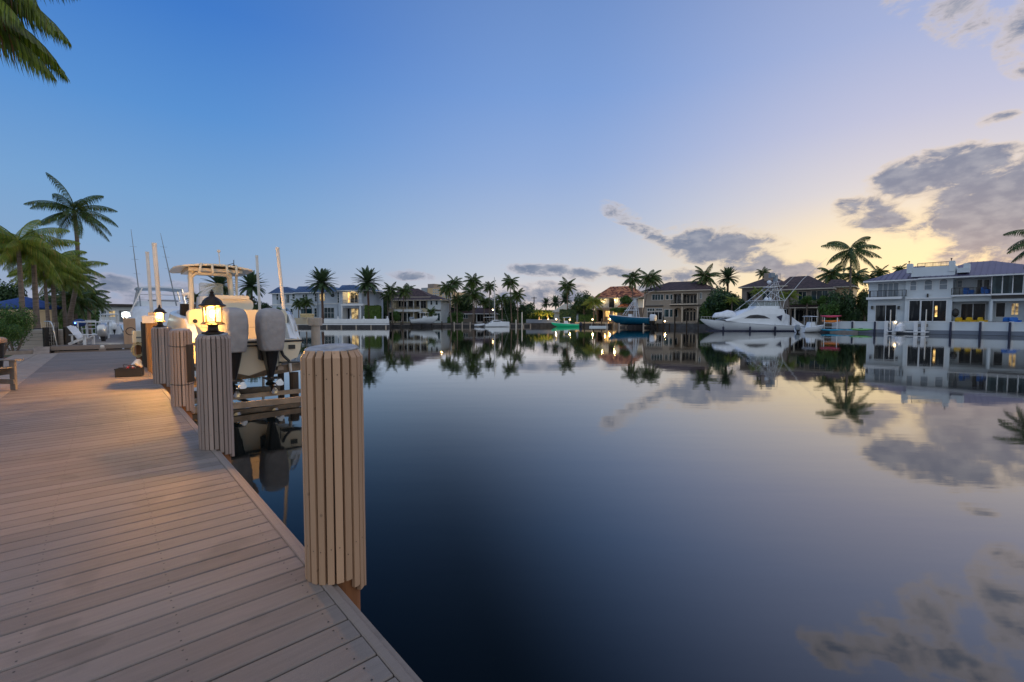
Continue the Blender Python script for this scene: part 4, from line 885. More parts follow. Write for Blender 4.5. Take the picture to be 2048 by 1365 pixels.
def palm(px, py, rpx, Y, kind, label, lean=0, zg=LZ, group='palms', tw=.16, cat='palm', name=None, tm=None, bow=0, base_px=None):
    c = P(px, py, Y); bx = c.x + lean; L = rpx / FPX * Y * 1.12
    root = empty(name or ({'coco': 'coconut_palm', 'airy': 'coconut_palm', 'date': 'date_palm', 'roya': 'royal_palm'}[kind[:4]]), (bx, c.y, zg), 0, label, cat, group)
    t = Vector((c.x - bx, 0, c.z - zg)); mb = MB(); pts = []; rad = []
    for i in range(9):
        u = i / 8; pts.append(t * u + Vector((bow * math.sin(math.pi * u) + (-lean * .0), 0, 0))); rad.append(tw * (1.35 - .35 * min(1, u * 4)) * (1 - .35 * u) * (1.15 if kind[:4] == 'date' and u > .9 else 1))
    pts[0] = pts[0] - Vector((0, 0, .3)); mb.tube(pts, rad, 9); mb.build('trunk', tm or ('trunk_brown' if kind[:4] == 'date' else 'trunk_grey'), root, smooth=True)
    put_crown(root, kind, t, L); return root
def tree(px, pyt, pyb, wpx, Y, kind, label, name='tree', group='trees and shrubs', cat='tree', zg=LZ, dep=None, trunk=True):
    x = GX(px, Y); zt = P(px, pyt, Y).z; zb = P(px, pyb, Y).z; rx = wpx / FPX * Y / 2; rz = max(.3, (zt - zb) / 2)
    root = empty(name, (x, Y, zg), 0, label, cat, group); zc = (zt + zb) / 2 - zg
    mb = MB()
    if trunk:
        mb.tube([(0, 0, -.2), (.05, 0, max(.2, zc - rz * .6)), (0, 0, zc)], [.16, .12, .07], 7)
        for a in (.5, 2.4, 4.4): mb.tube([(0, 0, max(.1, zc - rz * .7)), (rx * .3 * math.cos(a), rx * .3 * math.sin(a), zc), (rx * .6 * math.cos(a), rx * .6 * math.sin(a), zc + rz * .3)], [.09, .05, .02], 5)
    else:
        for a in range(5): mb.tube([(0, 0, -.1), (rx * .5 * math.cos(a * 1.3), rx * .5 * math.sin(a * 1.3), zc)], [.03, .012], 4)
    mb.build('trunk' if trunk else 'stems', 'trunk_grey', root)
    put_crown(root, kind, (0, 0, zc), rx / .92, dep or rx / .92, rz / .72); return root
def hedge(px0, px1, Y, zt, zb, m, label, depth=1.0, n=1500, sz=.22, group='clipped hedges', Y1=None):
    Y1 = Y1 or Y; a = Vector((GX(px0, Y), Y, 0)); b_ = Vector((GX(px1, Y1), Y1, 0)); L = (b_ - a).length; rz = math.atan2(b_.y - a.y, b_.x - a.x)
    root = empty('hedge', a, rz, label, 'hedge', group); rnd = random.Random(int(px0)); mb = MB()
    for i in range(n):
        x = rnd.uniform(0, L); fc = rnd.random()
        if fc < .55: p = Vector((x, rnd.uniform(-.06, .15), rnd.uniform(zb, zt)))
        elif fc < .85: p = Vector((x, rnd.uniform(0, depth), zt + rnd.uniform(-.15, .08) + .06 * math.sin(x * 3)))
        else: p = Vector((rnd.choice((0, L)) + rnd.uniform(-.08, .08), rnd.uniform(0, depth), rnd.uniform(zb, zt)))
        u = Vector((rnd.gauss(0, .5), -1 if fc < .55 else rnd.gauss(0, .5), rnd.gauss(.4, .5))).normalized(); v = Matrix.Rotation(rnd.uniform(0, 6.28), 3, u) @ u.orthogonal().normalized(); w = u.cross(v); s = sz * rnd.uniform(.5, 1.2) * .5
        mb.add([p - v * s, p - w * s * .6, p + v * s, p + w * s * .6], [(0, 1, 2, 3)])
    mb.box(.06, L - .06, .12, depth - .06, zb, zt - .12)
    mb.build('leaves', m, root); return root

# near palm hanging in from the top left: individual fronds
np_ = empty('coconut_palm', (-10.2, 6.9, DZ), 0, 'near coconut palm whose drooping fronds hang into the top of the picture', 'palm')
mb = MB(); mb.tube([(-.3, -.2, -.2), (.2, 0, 3), (.7, 0, 6.6)], [.2, .15, .12], 12); mb.build('trunk', 'trunk_grey', np_, smooth=True)
rnd = random.Random(9); cr0 = (1.0, 0, 6.32)
for (a, e, L, dr, hg) in ((-4, 36, 3.15, 100, 1.9), (0, 26, 3.25, 92, 2.0), (4, 18, 3.15, 74, 1.8), (-9, 10, 3.0, 62, 1.9), (-14, 52, 3.0, 112, 2.0), (16, 8, 2.6, 66, 1.6), (10, -6, 2.8, 50, 1.8), (30, 60, 2.8, 96, 1.6), (75, 35, 2.8, 90, 1.5), (120, 45, 2.8, 90, 1.5), (165, 30, 2.8, 90, 1.5), (210, 45, 2.8, 90, 1.5), (255, 35, 2.8, 90, 1.5), (150, 70, 2.5, 80, 1.5), (-40, 64, 2.9, 70, 1.6)):
    mb = MB(); frond(mb, cr0, R(a), R(e), L * .90, R(dr), 84, .80, hg * 1.15, .034, side=.55, rw=.022, rnd=rnd); mb.build('frond', 'leaf_near', np_)

# palms on our bank, left
G0 = 'palms planted along the left garden'
palm(36, 482, 78, 22, 'royal0', 'bright leaved palm with the leftmost grey trunk behind the shrub', 0.05, DZ, G0, .12)
palm(66, 502, 80, 23, 'royal1', 'bright leaved palm with the thick grey trunk right of the leftmost one', 0.0, DZ, G0, .135)
palm(88, 535, 60, 26, 'royal0', 'shorter palm with green upper trunk, third from the left', .1, DZ, G0, .10)
palm(104, 528, 66, 27, 'royal1', 'palm with straight dark trunk in the middle of the trunk cluster', .0, DZ, G0, .13)
palm(124, 542, 64, 28, 'royal0', 'palm with straight trunk just left of the curved one', .05, DZ, G0, .11)
palm(148, 422, 66, 30, 'airy0', 'tallest coconut palm with a curved leaning trunk and big dark crown', -1.1, DZ, G0, .15, bow=.55)
palm(150, 600, 42, 31, 'coco2', 'small coconut palm with low crown behind the white adirondack chair', 0, DZ, G0, .12)
palm(176, 590, 36, 40, 'coco3', 'dark coconut palm at the far right of the left garden', 0, DZ, G0, .14)
palm(194, 606, 24, 50, 'coco0', 'small distant palm next to the white flat roofed building', 0, DZ, G0, .12)
palm(140, 560, 44, 36, 'coco0', 'coconut palm half hidden behind the curved trunk', .2, DZ, G0, .14)
tree(26, 606, 712, 104, 17.2, 'dense0', 'dense green shrub in the mulch bed beside the walkway', 'shrub', 'garden shrubs', 'shrub', DZ, trunk=False)
tree(-4, 640, 705, 80, 14.5, 'dense1', 'dark green shrub at the very edge of the picture', 'shrub', 'garden shrubs', 'shrub', DZ, trunk=False)
tree(22, 560, 640, 70, 33, 'mango0', 'dark tree behind the blue umbrella', 'tree', 'garden trees', 'tree', DZ)
tree(120, 575, 655, 90, 44, 'mango1', 'dark broad tree behind the cluster of palm trunks', 'tree', 'garden trees', 'tree', DZ)
tree(165, 615, 660, 60, 48, 'bush2', 'low green tree behind the kettle grill', 'tree', 'garden trees', 'tree', DZ)
hedge(-40, 200, 34, 2.6, .6, 'leaf_bush', 'long low hedge behind the palm trunks', 1.2, 2600, .3, Y1=44)
gw = empty('garden_wall', P(28, 650, 27), R(8), 'cream garden wall lit warmly behind the palm trunks', 'wall'); gw.location.z = DZ
mb = MB(); mb.box(-4, 2.0, 0, .2, 0, 1.75); mb.bbox(-4, 2.03, -.04, .24, 1.75, 1.85, .02); mb.build('panel', 'wall_tan', gw)
um = empty('umbrella', P(52, 640, 30), 0, 'dark blue garden umbrella behind the palm trunks', 'umbrella'); um.location.z = DZ
mb = MB(); mb.lathe([(1.9, 1.95), (1.9, 2.05), (1.2, 2.4), (.1, 2.75)], 8); mb.build('canopy', 'blue_canvas', um); mb = MB(); mb.tube([(0, 0, 0), (0, 0, 2.8)], .03, 6); mb.build('pole', 'pvc', um)

# ------------------------------------------------------------ houses
class House:
    def __init__(s, label, A, B, zg=LZ, name='house', cat='house', group=None):
        (x0, y0), (x1, y1) = (GX(A[0], A[1]), A[1]), (GX(B[0], B[1]), B[1])
        s.o = Vector((x0, y0, 0)); s.d = Vector((x1 - x0, y1 - y0, 0)); s.L = s.d.length; s.d /= s.L; s.n = Vector((-s.d.y, s.d.x, 0)); s.zg = zg
        s.rz = math.atan2(s.d.y, s.d.x); s.root = empty(name, (x0, y0, 0), s.rz, label, cat, group)
    def F(s, px, py, off=0.):
        r = ray(px, py); c = Vector((0, 0, HC)); o = s.o + s.n * off; t = (o - c).dot(s.n) / r.dot(s.n); p = c + r * t
        return (p - s.o).dot(s.d), p.z
    def rect(s, q, off=0.):
        a = s.F(q[0], q[1], off); b_ = s.F(q[2], q[3], off); a2 = s.F((q[0] + q[2]) / 2, q[1], off); b2_ = s.F((q[0] + q[2]) / 2, q[3], off)
        return a[0], b_[0], b2_[1], a2[1]
    def wall(s, q, m, off=0., porches=(), back=7., pm=None, zb=None, name='wall', d=1.8):
        s0, s1, z0, z1 = s.rect(q, off) if len(q) == 4 else q[1:]
        if zb is not None: z0 = zb
        P_ = []
        for p in porches:
            a = s.rect(p, off); P_.append((max(s0, a[0]), min(s1, a[1]), max(z0, a[2]), min(z1, a[3])))
        xs = sorted({s0, s1, *[v for a in P_ for v in a[:2]]}); zs = sorted({z0, z1, *[v for a in P_ for v in a[2:]]})
        mb = MB()
        for i in range(len(xs) - 1):
            for j in range(len(zs) - 1):
                cx, cz = (xs[i] + xs[i + 1]) / 2, (zs[j] + zs[j + 1]) / 2
                if any(a[0] < cx < a[1] and a[2] < cz < a[3] for a in P_): continue
                mb.face((xs[i], off, zs[j]), (xs[i + 1], off, zs[j]), (xs[i + 1], off, zs[j + 1]), (xs[i], off, zs[j + 1]))
        for a in P_:
            x0, x1, a0, a1 = a; y0, y1 = off, off + d
            mb.face((x0, y0, a0), (x1, y0, a0), (x1, y1, a0), (x0, y1, a0)); mb.face((x0, y1, a1), (x1, y1, a1), (x1, y0, a1), (x0, y0, a1))
            mb.face((x0, y0, a0), (x0, y1, a0), (x0, y1, a1), (x0, y0, a1)); mb.face((x1, y1, a0), (x1, y0, a0), (x1, y0, a1), (x1, y1, a1)); mb.face((x0, y1, a0), (x1, y1, a0), (x1, y1, a1), (x0, y1, a1))
        mb.face((s0, off, z0), (s0, off, z1), (s0, off + back, z1), (s0, off + back, z0)); mb.face((s1, off, z0), (s1, off + back, z0), (s1, off + back, z1), (s1, off, z1))
        mb.face((s0, off + back, z0), (s0, off + back, z1), (s1, off + back, z1), (s1, off + back, z0)); mb.face((s0, off, z1), (s1, off, z1), (s1, off + back, z1), (s0, off + back, z1))
        return mb.build(name, m, s.root)
    def win(s, q, nv=1, nh=1, off=0., g='teal_glass', fm='trim_white', fw=.07, name='window', arch=0):
        x0, x1, z0, z1 = s.rect(q, off); y = off - .02
        mb = MB()
        if arch:
            pts = [(x0, z0), (x1, z0), (x1, z1 - arch)] + [((x0 + x1) / 2 + (x1 - x0) / 2 * math.cos(R(a)), z1 - arch + arch * math.sin(R(a))) for a in range(15, 180, 15)] + [(x0, z1 - arch)]
            mb.prism(pts, 'y', y, y + .05)
        else: mb.box(x0, x1, y, y + .05, z0, z1)
        w = mb.build(name, g, s.root)
        mb = MB(); f = fw
        mb.box(x0 - f, x0, y - .05, y + .03, z0 - f, z1 - arch); mb.box(x1, x1 + f, y - .05, y + .03, z0 - f, z1 - arch); mb.box(x0, x1, y - .05, y + .03, z0 - f, z0)
        if arch: mb.tube([((x0 + x1) / 2 + (x1 - x0 + f) / 2 * math.cos(R(a)), y - .01, z1 - arch + (arch + f / 2) * math.sin(R(a))) for a in range(0, 181, 15)], f * .6, 4)
        else: mb.box(x0 - f, x1 + f, y - .05, y + .03, z1, z1 + f)
        for i in range(1, nv): x = x0 + (x1 - x0) * i / nv; mb.box(x - f * .45, x + f * .45, y - .03, y - .002, z0, z1 - (arch * .3 if arch else 0))
        for i in range(1, nh): z = z0 + (z1 - z0) * i / nh; mb.box(x0, x1, y - .031, y - .003, z - f * .4, z + f * .4)
        mb.build('frame', fm, w); return w
    def box(s, q, y0, y1, m, name):
        x0, x1, z0, z1 = s.rect(q, y0); mb = MB(); mb.box(x0, x1, y0, y1, z0, z1); return mb.build(name, m, s.root)
    def rail(s, q, y, m='black_metal', n=24, solid=None, name='railing', ret=0.):
        x0, x1, z0, z1 = s.rect(q, y); mb = MB(); mb.box(x0, x1, y - .02, y + .03, z1 - .06, z1); mb.box(x0, x1, y - .015, y + .025, z0 + .05, z0 + .09)
        for i in range(n + 1): x = x0 + (x1 - x0) * i / n; w = .035 if i % 6 == 0 else .014; mb.box(x - w, x + w, y - .012, y + .02, z0, z1 - .061)
        if ret:
            for x in (x0, x1): mb.box(x - .02, x + .02, y + .031, y + ret, z1 - .05, z1 - .005); [mb.box(x - .012, x + .012, y + .1 + k * .15, y + .125 + k * .15, z0, z1 - .051) for k in range(int(ret / .15) - 1)]
        return mb.build(name, m, s.root)
    def hip(s, xe0, xe1, xr0, xr1, ye, yr, m, yf=-.6, dpt=9., over_t=.18, name='roof', ribs=0, fascia='trim_white', s0=None):
        # pixel columns of eave ends and ridge ends, pixel rows of eave (at mid) and ridge; ridge lies dpt/2 behind the eave
        a, ze = s.F(xe0, ye, yf); b_, _ = s.F(xe1, ye, yf); ze = s.F((xe0 + xe1) / 2, ye, yf)[1]
        c, _ = s.F(xr0, yr, yf + dpt / 2); d, _ = s.F(xr1, yr, yf + dpt / 2); zr = s.F((xr0 + xr1) / 2, yr, yf + dpt / 2)[1]
        y0, y1 = yf, yf + dpt; E = [(a, y0, ze), (b_, y0, ze), (b_, y1, ze), (a, y1, ze)]; Rg = [(c, (y0 + y1) / 2, zr), (d, (y0 + y1) / 2, zr)]
        mb = MB(); mb.face(E[0], E[1], Rg[1], Rg[0]); mb.face(E[1], E[2], Rg[1]); mb.face(E[2], E[3], Rg[0], Rg[1]); mb.face(E[3], E[0], Rg[0])
        ro = mb.build(name, m, s.root)
        mb = MB(); mb.box(a + .01, b_ - .01, y0 + .01, y1 - .01, ze - over_t, ze - .01); mb.build('fascia', fascia, ro)
        if ribs:
            mb = MB(); n = int((b_ - a) / ribs); A0, B0, C0, D0 = [Vector(v) for v in (E[0], E[1], Rg[0], Rg[1])]
            for i in range(n + 1):
                x = a + (b_ - a) * i / n
                # run up the front slope until it meets a hip line
                t = 1.
                if x < c: t = (x - a) / max(1e-3, (c - a))
                if x > d: t = (b_ - x) / max(1e-3, (b_ - d))
                if t < .03: continue
                p = Vector((x, y0, ze + .02)); q = Vector((x, y0 + (dpt / 2) * t, ze + (zr - ze) * t + .02)); mb.beam(p, q, .05, .07)
            mb.build('seams', m, ro)
        return ro, ze, zr
def sconce(h, px, py, off=-.02, power=0, name='wall_lamp'):
    x, z = h.F(px, py, off); mb = MB(); mb.box(x - .07, x + .07, off - .2, off, z - .12, z + .12); o = mb.build(name, 'lamp_glow', h.root)
    mb = MB(); mb.prism([(x - .13, z + .12), (x + .13, z + .12), (x, z + .24)], 'y', off - .24, off); mb.build('hood', 'bronze', o)
    if power: plight(h.root, (x, off - .35, z), power)
def plight(root, loc, power, c=(1, .62, .24), r=.1, name='lamp_light'):
    ld = bpy.data.lights.new(name, 'POINT'); ld.energy = power; ld.color = c; ld.shadow_soft_size = r
    lo = bpy.data.objects.new(name, ld); col.objects.link(lo); lo.location = loc
    if root: lo.parent = root

# H1: blue and white house, left
h = House('two storey pale blue and white house with grey metal roofs and lit upper balcony', (540, 112), (737, 104.5))
h.wall((544, 584, 636, 648), 'wall_bluewhite', 1.2, back=9, zb=LZ); h.wall((636, 582, 676, 648), 'wall_bluewhite', 0., back=9, zb=LZ)
h.wall((676, 580.5, 724, 648), 'wall_bluewhite', -1.0, porches=((685, 584, 718, 607.5), (684.5, 616, 720, 645)), back=9, zb=LZ, d=2.2)
h.box((545, 608, 635, 611), 1.1, 1.2, 'trim_white', 'band'); h.box((636, 606.5, 676, 609), -.1, 0, 'trim_white', 'band')
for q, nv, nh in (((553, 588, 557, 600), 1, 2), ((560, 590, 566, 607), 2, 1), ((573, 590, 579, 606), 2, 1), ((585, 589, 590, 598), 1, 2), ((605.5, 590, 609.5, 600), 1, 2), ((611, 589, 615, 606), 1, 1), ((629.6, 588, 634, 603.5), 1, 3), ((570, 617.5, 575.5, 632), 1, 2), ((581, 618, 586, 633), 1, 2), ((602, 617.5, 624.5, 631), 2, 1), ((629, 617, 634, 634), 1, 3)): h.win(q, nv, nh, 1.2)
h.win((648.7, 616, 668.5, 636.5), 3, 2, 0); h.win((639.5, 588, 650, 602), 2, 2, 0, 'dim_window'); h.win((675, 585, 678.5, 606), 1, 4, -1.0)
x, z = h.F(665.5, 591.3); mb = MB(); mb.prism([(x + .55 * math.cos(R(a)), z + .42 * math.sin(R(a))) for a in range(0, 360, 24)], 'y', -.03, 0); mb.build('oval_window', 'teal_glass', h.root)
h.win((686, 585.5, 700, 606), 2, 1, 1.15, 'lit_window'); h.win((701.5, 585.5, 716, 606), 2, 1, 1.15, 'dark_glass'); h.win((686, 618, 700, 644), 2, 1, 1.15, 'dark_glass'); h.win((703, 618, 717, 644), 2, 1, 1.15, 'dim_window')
plight(h.root, (h.F(702, 592, 0)[0], .2, h.F(702, 588, 0)[1]), 90); 
h.box((681.5, 608, 727, 611.8), -2.2, -1.0, 'trim_white', 'balcony_slab'); h.rail((681.5, 600.3, 727, 608), -2.15, 'shutter', 16); h.box((719, 612, 722, 646), -2.1, -1.8, 'trim_white', 'column'); h.box((682, 612, 685, 646), -2.1, -1.8, 'trim_white', 'column')
h.rail((554, 600, 572, 608), .8, 'shutter', 10); h.rail((612, 600, 625, 608), .8, 'shutter', 10)
h.hip(536, 594, 556, 575, 586.5, 574.5, 'blue_roof', .5, 9, ribs=.9); h.hip(586, 636, 597, 622, 585, 573, 'blue_roof', .2, 9, ribs=.9); h.hip(630, 680, 642, 668, 584, 574, 'blue_roof', -.7, 10, ribs=.9); h.hip(673, 731, 684, 708, 580.5, 570.5, 'blue_roof', -1.8, 10, ribs=.9)
# H2: cream house with brown tiled roofs
h = House('cream two storey house with brown tiled roof, balcony and corner lamp', (760, 117), (885, 114.5))
h.wall((762, 598, 789, 648), 'wall_cream', 0, porches=(), back=9, zb=LZ)
h.wall((789, 598, 855, 648), 'wall_cream', .6, porches=((792, 600.5, 826, 617.5), (828, 600.5, 853, 617.5), (790, 625.5, 826, 644), (829, 625.5, 853, 644)), back=9, zb=LZ, d=1.8); h.wall((855, 599, 882, 648), 'wall_white', 0, back=9, zb=LZ)
for q, nv in (((794, 602.5, 801.5, 614), 2), ((804, 604, 813, 614), 2), ((818, 602, 826, 614), 2), ((830, 602, 838, 614), 2), ((842, 602, 852, 616.5), 2), ((793, 627, 803, 643), 2), ((808, 627, 820, 643), 3), ((831, 627, 840, 643), 2), ((843, 627, 851, 643), 2)): h.win(q, nv, 1, 2.3, 'dark_glass')
for q in ((765, 599.5, 771, 615.5), (772.5, 599.5, 778, 615.5), (779.5, 599.5, 784.5, 615.5)): h.win(q, 1, 1, 0, 'shutter')
h.win((861, 602, 864.5, 610), 1, 1, 0); h.win((871.3, 602, 875.5, 610), 1, 1, 0); h.win((869, 627, 880, 642), 2, 1, 0); h.win((766, 625, 784, 642), 3, 1, 0, 'dark_glass')
h.box((788, 619.3, 842, 624), -.7, .6, 'trim_white', 'balcony_slab'); h.rail((788, 612, 842, 619.5), -.65, 'black_metal', 22)
h.box((762, 615.6, 788, 618.5), -.3, 0, 'trim_beige', 'band'); h.box((855, 620, 881, 622), -.3, 0, 'tile_brown', 'band')
for x in (814, 827, 840): h.box((x - .8, 600, x + .8, 645), -.3, 0, 'trim_white', 'column')
h.hip(756, 889, 775, 870, 600, 591, 'tile_brown', -.9, 8, fascia='trim_beige'); h.hip(775, 861, 803, 836, 594, 577.5, 'tile_brown', 1.2, 8, fascia='trim_beige')
sconce(h, 883.5, 600, -.3, 350)
# apartment tower far away
h = House('distant tan apartment tower above the palms', (842, 262), (908, 250), name='apartment_tower', cat='tower')
h.wall((842.5, 576, 855, 648), 'wall_grey', 1, back=14, zb=LZ); h.wall((855, 576.5, 881, 648), 'wall_tan', 0, back=14, zb=LZ, ); h.wall((881, 584.5, 907, 648), 'wall_tan', -1, back=14, zb=LZ, name='wing'); h.wall((855.5, 568.3, 868, 577), 'wall_taupe', 3, back=6, name='rooftop_block')
for j, y in enumerate((579, 584, 589, 594)):
    for x in (866, 870.5, 875): h.win((x, y, x + 2.5, y + 2.3), 1, 1, 0, 'shutter', fw=.1)
for j, y in enumerate((587, 592, 597)):
    for x in (885, 890, 895, 900): h.win((x, y, x + 2.6, y + 2.3), 1, 1, -1, 'shutter', fw=.1)
# H3: low brown roofed house
h = House('low single storey house with brown roof behind the palms', (882, 122), (992, 121))
h.wall((884, 628, 990, 648), 'wall_taupe', 0, porches=((945, 628.5, 988, 645),), back=8, zb=LZ, d=2.5)
h.win((923, 629.5, 927, 637), 1, 1, 0); h.win((928, 629.5, 931, 637), 1, 1, 0); h.win((932, 629.5, 935.5, 637), 1, 1, 0); h.win((890, 630, 905, 640), 3, 1, 0, 'dark_glass'); h.win((948, 629, 985, 643), 6, 1, 2.4, 'dark_glass')
h.box((952.5, 628, 954, 645), -.2, .1, 'trim_white', 'column'); h.hip(878, 993, 888, 980, 627.5, 615.5, 'tile_brown', -1, 10)
x, z = h.F(986, 620, -1); mb = MB(); mb.sphere((x, -1.4, z), .2, 8, 6); mb.build('security_light', 'lamp_glow', h.root)
# white gabled tent-like roof
h = House('white gabled pavilion with bright metal roof behind the hedge', (1104, 124), (1152, 122), name='pavilion', cat='pavilion')
h.wall((1108, 625, 1150, 648), 'wall_white', 0, back=6, zb=LZ); x0, z0 = h.F(1104, 625); x1, z1 = h.F(1152, 622); xr, zr = h.F(1129, 608.5)
mb = MB(); mb.prism([(x0, z0), (x1, z0), (x1, z0 + 1.2), (xr + 1.5, zr), (xr, zr)], 'y', -1, 8); mb.build('roof', 'wall_white', h.root)
# H4: red tiled villa
h = House('white villa with red barrel tiled roof, wall lamps and lit ground floor', (1186, 120), (1284, 114))
h.wall((1192, 594, 1240, 616), 'wall_white', 0, back=8, name='upper_wall'); h.wall((1190, 616, 1284, 648), 'wall_taupe', -.8, porches=((1193, 620, 1206, 644), (1208, 621, 1222, 644)), back=9, zb=LZ, d=1.6)
h.wall((1240, 596, 1276, 616), 'wall_white', 2, back=6, name='side_wall')
h.win((1219, 597.5, 1228, 615.5), 2, 1, 0, 'dark_glass', 'black_metal'); h.win((1194, 621, 1205, 643), 2, 1, .75, 'dark_glass', 'black_metal'); h.win((1209.5, 622.5, 1213.5, 634), 1, 2, .75, 'lit_window'); h.win((1215, 622.5, 1219.5, 640), 1, 2, .75, 'lit_window'); h.win((1170 + 25, 599, 1201, 608), 1, 1, 0)
h.win((1226, 624, 1234, 641), 2, 1, -.8, 'lit_window', 'trim_beige')
h.rail((1203, 608, 1233, 615.5), -.75, 'black_metal', 16); h.box((1202, 615.5, 1234, 617), -.8, 0, 'trim_beige', 'balcony_slab')
sconce(h, 1206, 600.8, 0, 90); sconce(h, 1230.8, 600.5, 0, 90)
h.hip(1186, 1290, 1221, 1262, 595, 573, 'tile_red', -1, 10, fascia='trim_beige'); h.hip(1234, 1268, 1242, 1260, 614.5, 608, 'tile_red', -1.8, 5, name='lower_roof', fascia='trim_beige')
plight(h.root, (h.F(1214, 630, 0)[0], -1.6, 2.6), 60)
# H5: beige villa
h = House('beige villa with brown hipped roof, arched loggia and twin balconies', (1288, 102), (1428, 94.5))
h.wall((1288, 581, 1346, 648), 'wall_beige', 0, back=9, zb=LZ)
h.wall((1346, 580, 1426, 648), 'wall_beige', -.3, porches=((1347.5, 588, 1362, 607.5), (1366, 588, 1393.5, 607.5), (1348, 616, 1362, 643), (1366, 616, 1393, 643), (1397, 616, 1420, 643)), back=9, zb=LZ, d=1.7)
h.win((1304.6, 589.5, 1326.6, 600.3), 4, 1, 0); h.win((1332, 590, 1337.5, 599.5), 1, 1, 0); h.win((1341, 589.5, 1345, 599.5), 1, 1, 0)
h.win((1295, 617.5, 1309, 622.5), 3, 1, 0); h.win((1312.5, 617.5, 1324, 622), 3, 1, 0); h.win((1295, 624.5, 1324, 640), 4, 1, 0, 'dark_glass')
h.win((1328.7, 619.5, 1337.5, 634.2), 1, 1, -.02); h.win((1340, 619.5, 1346.5, 634.2), 1, 1, -.02); h.win((1349.5, 619, 1355, 634), 1, 1, 1.38)
h.win((1350, 590, 1353, 607), 1, 1, 1.38, 'dark_glass'); h.win((1355.5, 590, 1361, 607), 2, 1, 1.38, 'dark_glass')
for x in (1367.5, 1374.5, 1381.5, 1388): h.win((x, 590.5, x + 4.2, 606.5), 1, 1, 1.38, 'dark_glass', 'trim_beige')
for x in (1367.5, 1374, 1380.5, 1387): h.win((x, 624, x + 3.8, 642), 1, 1, 1.38, 'dark_glass', 'trim_beige'); h.win((x, 617.8, x + 3.8, 621.5), 1, 1, 1.38, 'dark_glass', 'trim_beige')
h.win((1400.7, 586.5, 1403, 597.5), 1, 1, -.3)
h.box((1339, 607.8, 1396, 609.8), -1.3, -.3, 'trim_beige', 'balcony_slab'); h.box((1339.5, 610.2, 1407, 612.3), -.5, -.302, 'black_metal', 'beam'); h.box((1290, 611.5, 1326, 613.3), -.3, 0, 'black_metal', 'beam')
for x in (1364, 1395): h.box((x - 1.1, 587, x + 1.1, 606.5), -.55, -.302, 'trim_beige', 'column'); h.box((x - 1.1, 614, x + 1.1, 645), -.6, -.302, 'trim_beige', 'column')
for q in ((1343, 600, 1362.5, 607.8), (1366, 600, 1394, 607.8)): h.rail(q, -1.2, 'black_metal', 18)
for x0, x1 in ((1348, 1362), (1366, 1393), (1397, 1420)):  # arched heads of the ground floor loggia
    a, z1 = h.F(x0, 616, -.3); b_, _ = h.F(x1, 616, -.3); zz = h.F((x0 + x1) / 2, 615.8, -.3)[1]; mb = MB(); cx = (a + b_) / 2; w = (b_ - a) / 2
    arc_ = [(cx + w * math.cos(R(t)), zz - .75 + .72 * math.sin(R(t))) for t in range(180, -1, -15)]
    mb.prism([(a, zz)] + arc_ + [(b_, zz)], 'y', -.28, -.05); mb.build('arch', 'wall_beige', h.root)
h.hip(1281, 1432, 1338, 1398, 581, 563.5, 'tile_brown', -1.1, 12, fascia='trim_beige')
# H6: taupe villa
h = House('taupe villa with wide brown hipped roofs and a pergola terrace', (1482, 86), (1704, 75))
h.wall((1484, 574, 1560, 650), 'wall_taupe', 0, porches=((1493.5, 584, 1506, 604),), back=10, zb=LZ, d=1.2); h.wall((1560, 577, 1664, 650), 'wall_taupe', -1, porches=((1568, 618, 1640, 645),), back=10, zb=LZ, d=2.5); h.wall((1664, 572, 1704, 650), 'wall_tan', 2.5, back=8, zb=LZ)
h.win((1597.5, 584, 1612, 607.5), 2, 1, -1, 'teal_glass', 'trim_beige'); h.win((1623, 582, 1655, 601), 3, 1, -1, 'teal_glass', 'trim_beige'); h.win((1495, 586, 1504, 603), 1, 1, 1.15, 'dark_glass'); h.win((1525, 584, 1540, 604), 2, 1, 0, 'teal_glass', 'trim_beige')
h.win((1560, 620, 1572, 642), 3, 2, -1.02, 'dark_glass'); h.win((1574, 621, 1606, 643), 4, 1, 1.4, 'dark_glass', 'trim_beige'); h.win((1609, 621, 1636, 643), 4, 1, 1.4, 'dark_glass', 'trim_beige'); h.win((1490, 615, 1520, 642), 3, 1, 0, 'dark_glass')
h.hip(1572, 1656, 1582, 1646, 614.5, 607.5, 'tile_brown', -3, 4, name='pergola_roof', fascia='trim_beige')
for x in (1580.5, 1589.5, 1635, 1645.5): h.box((x - 1, 615.5, x + 1, 645), -2.8, -2.5, 'trim_beige', 'column')
h.hip(1476, 1574, 1530, 1552, 573, 556, 'tile_brown', -1, 12, fascia='trim_beige'); h.hip(1545, 1668, 1580, 1618, 577.5, 553, 'tile_brown', -2, 13, fascia='trim_beige'); h.hip(1650, 1712, 1662, 1684, 573, 559.5, 'tile_brown', 1.6, 9, fascia='trim_beige')
mb = MB(); x, z = h.F(1536, 556, 3); mb.box(x - .7, x + .9, 3, 4.2, z - 1.5, z + .9); mb.build('chimney', 'wall_taupe', h.root)
rnd = random.Random(4); x0, x1, z0, z1 = h.rect((1578, 603, 1652, 607), -3); mb = MB()
for i in range(700):
    p = Vector((rnd.uniform(x0, x1), -3.2 + rnd.uniform(0, .9), z1 + rnd.uniform(-.6, .35))); v = Vector((rnd.gauss(0, 1), rnd.gauss(0, 1), rnd.gauss(0, 1))).normalized() * .11; w = v.orthogonal().normalized() * .06; mb.add([p - v, p - w, p + v, p + w], [(0, 1, 2, 3)])
o = mb.build('trailing_vines', 'leaf_bush', h.root)
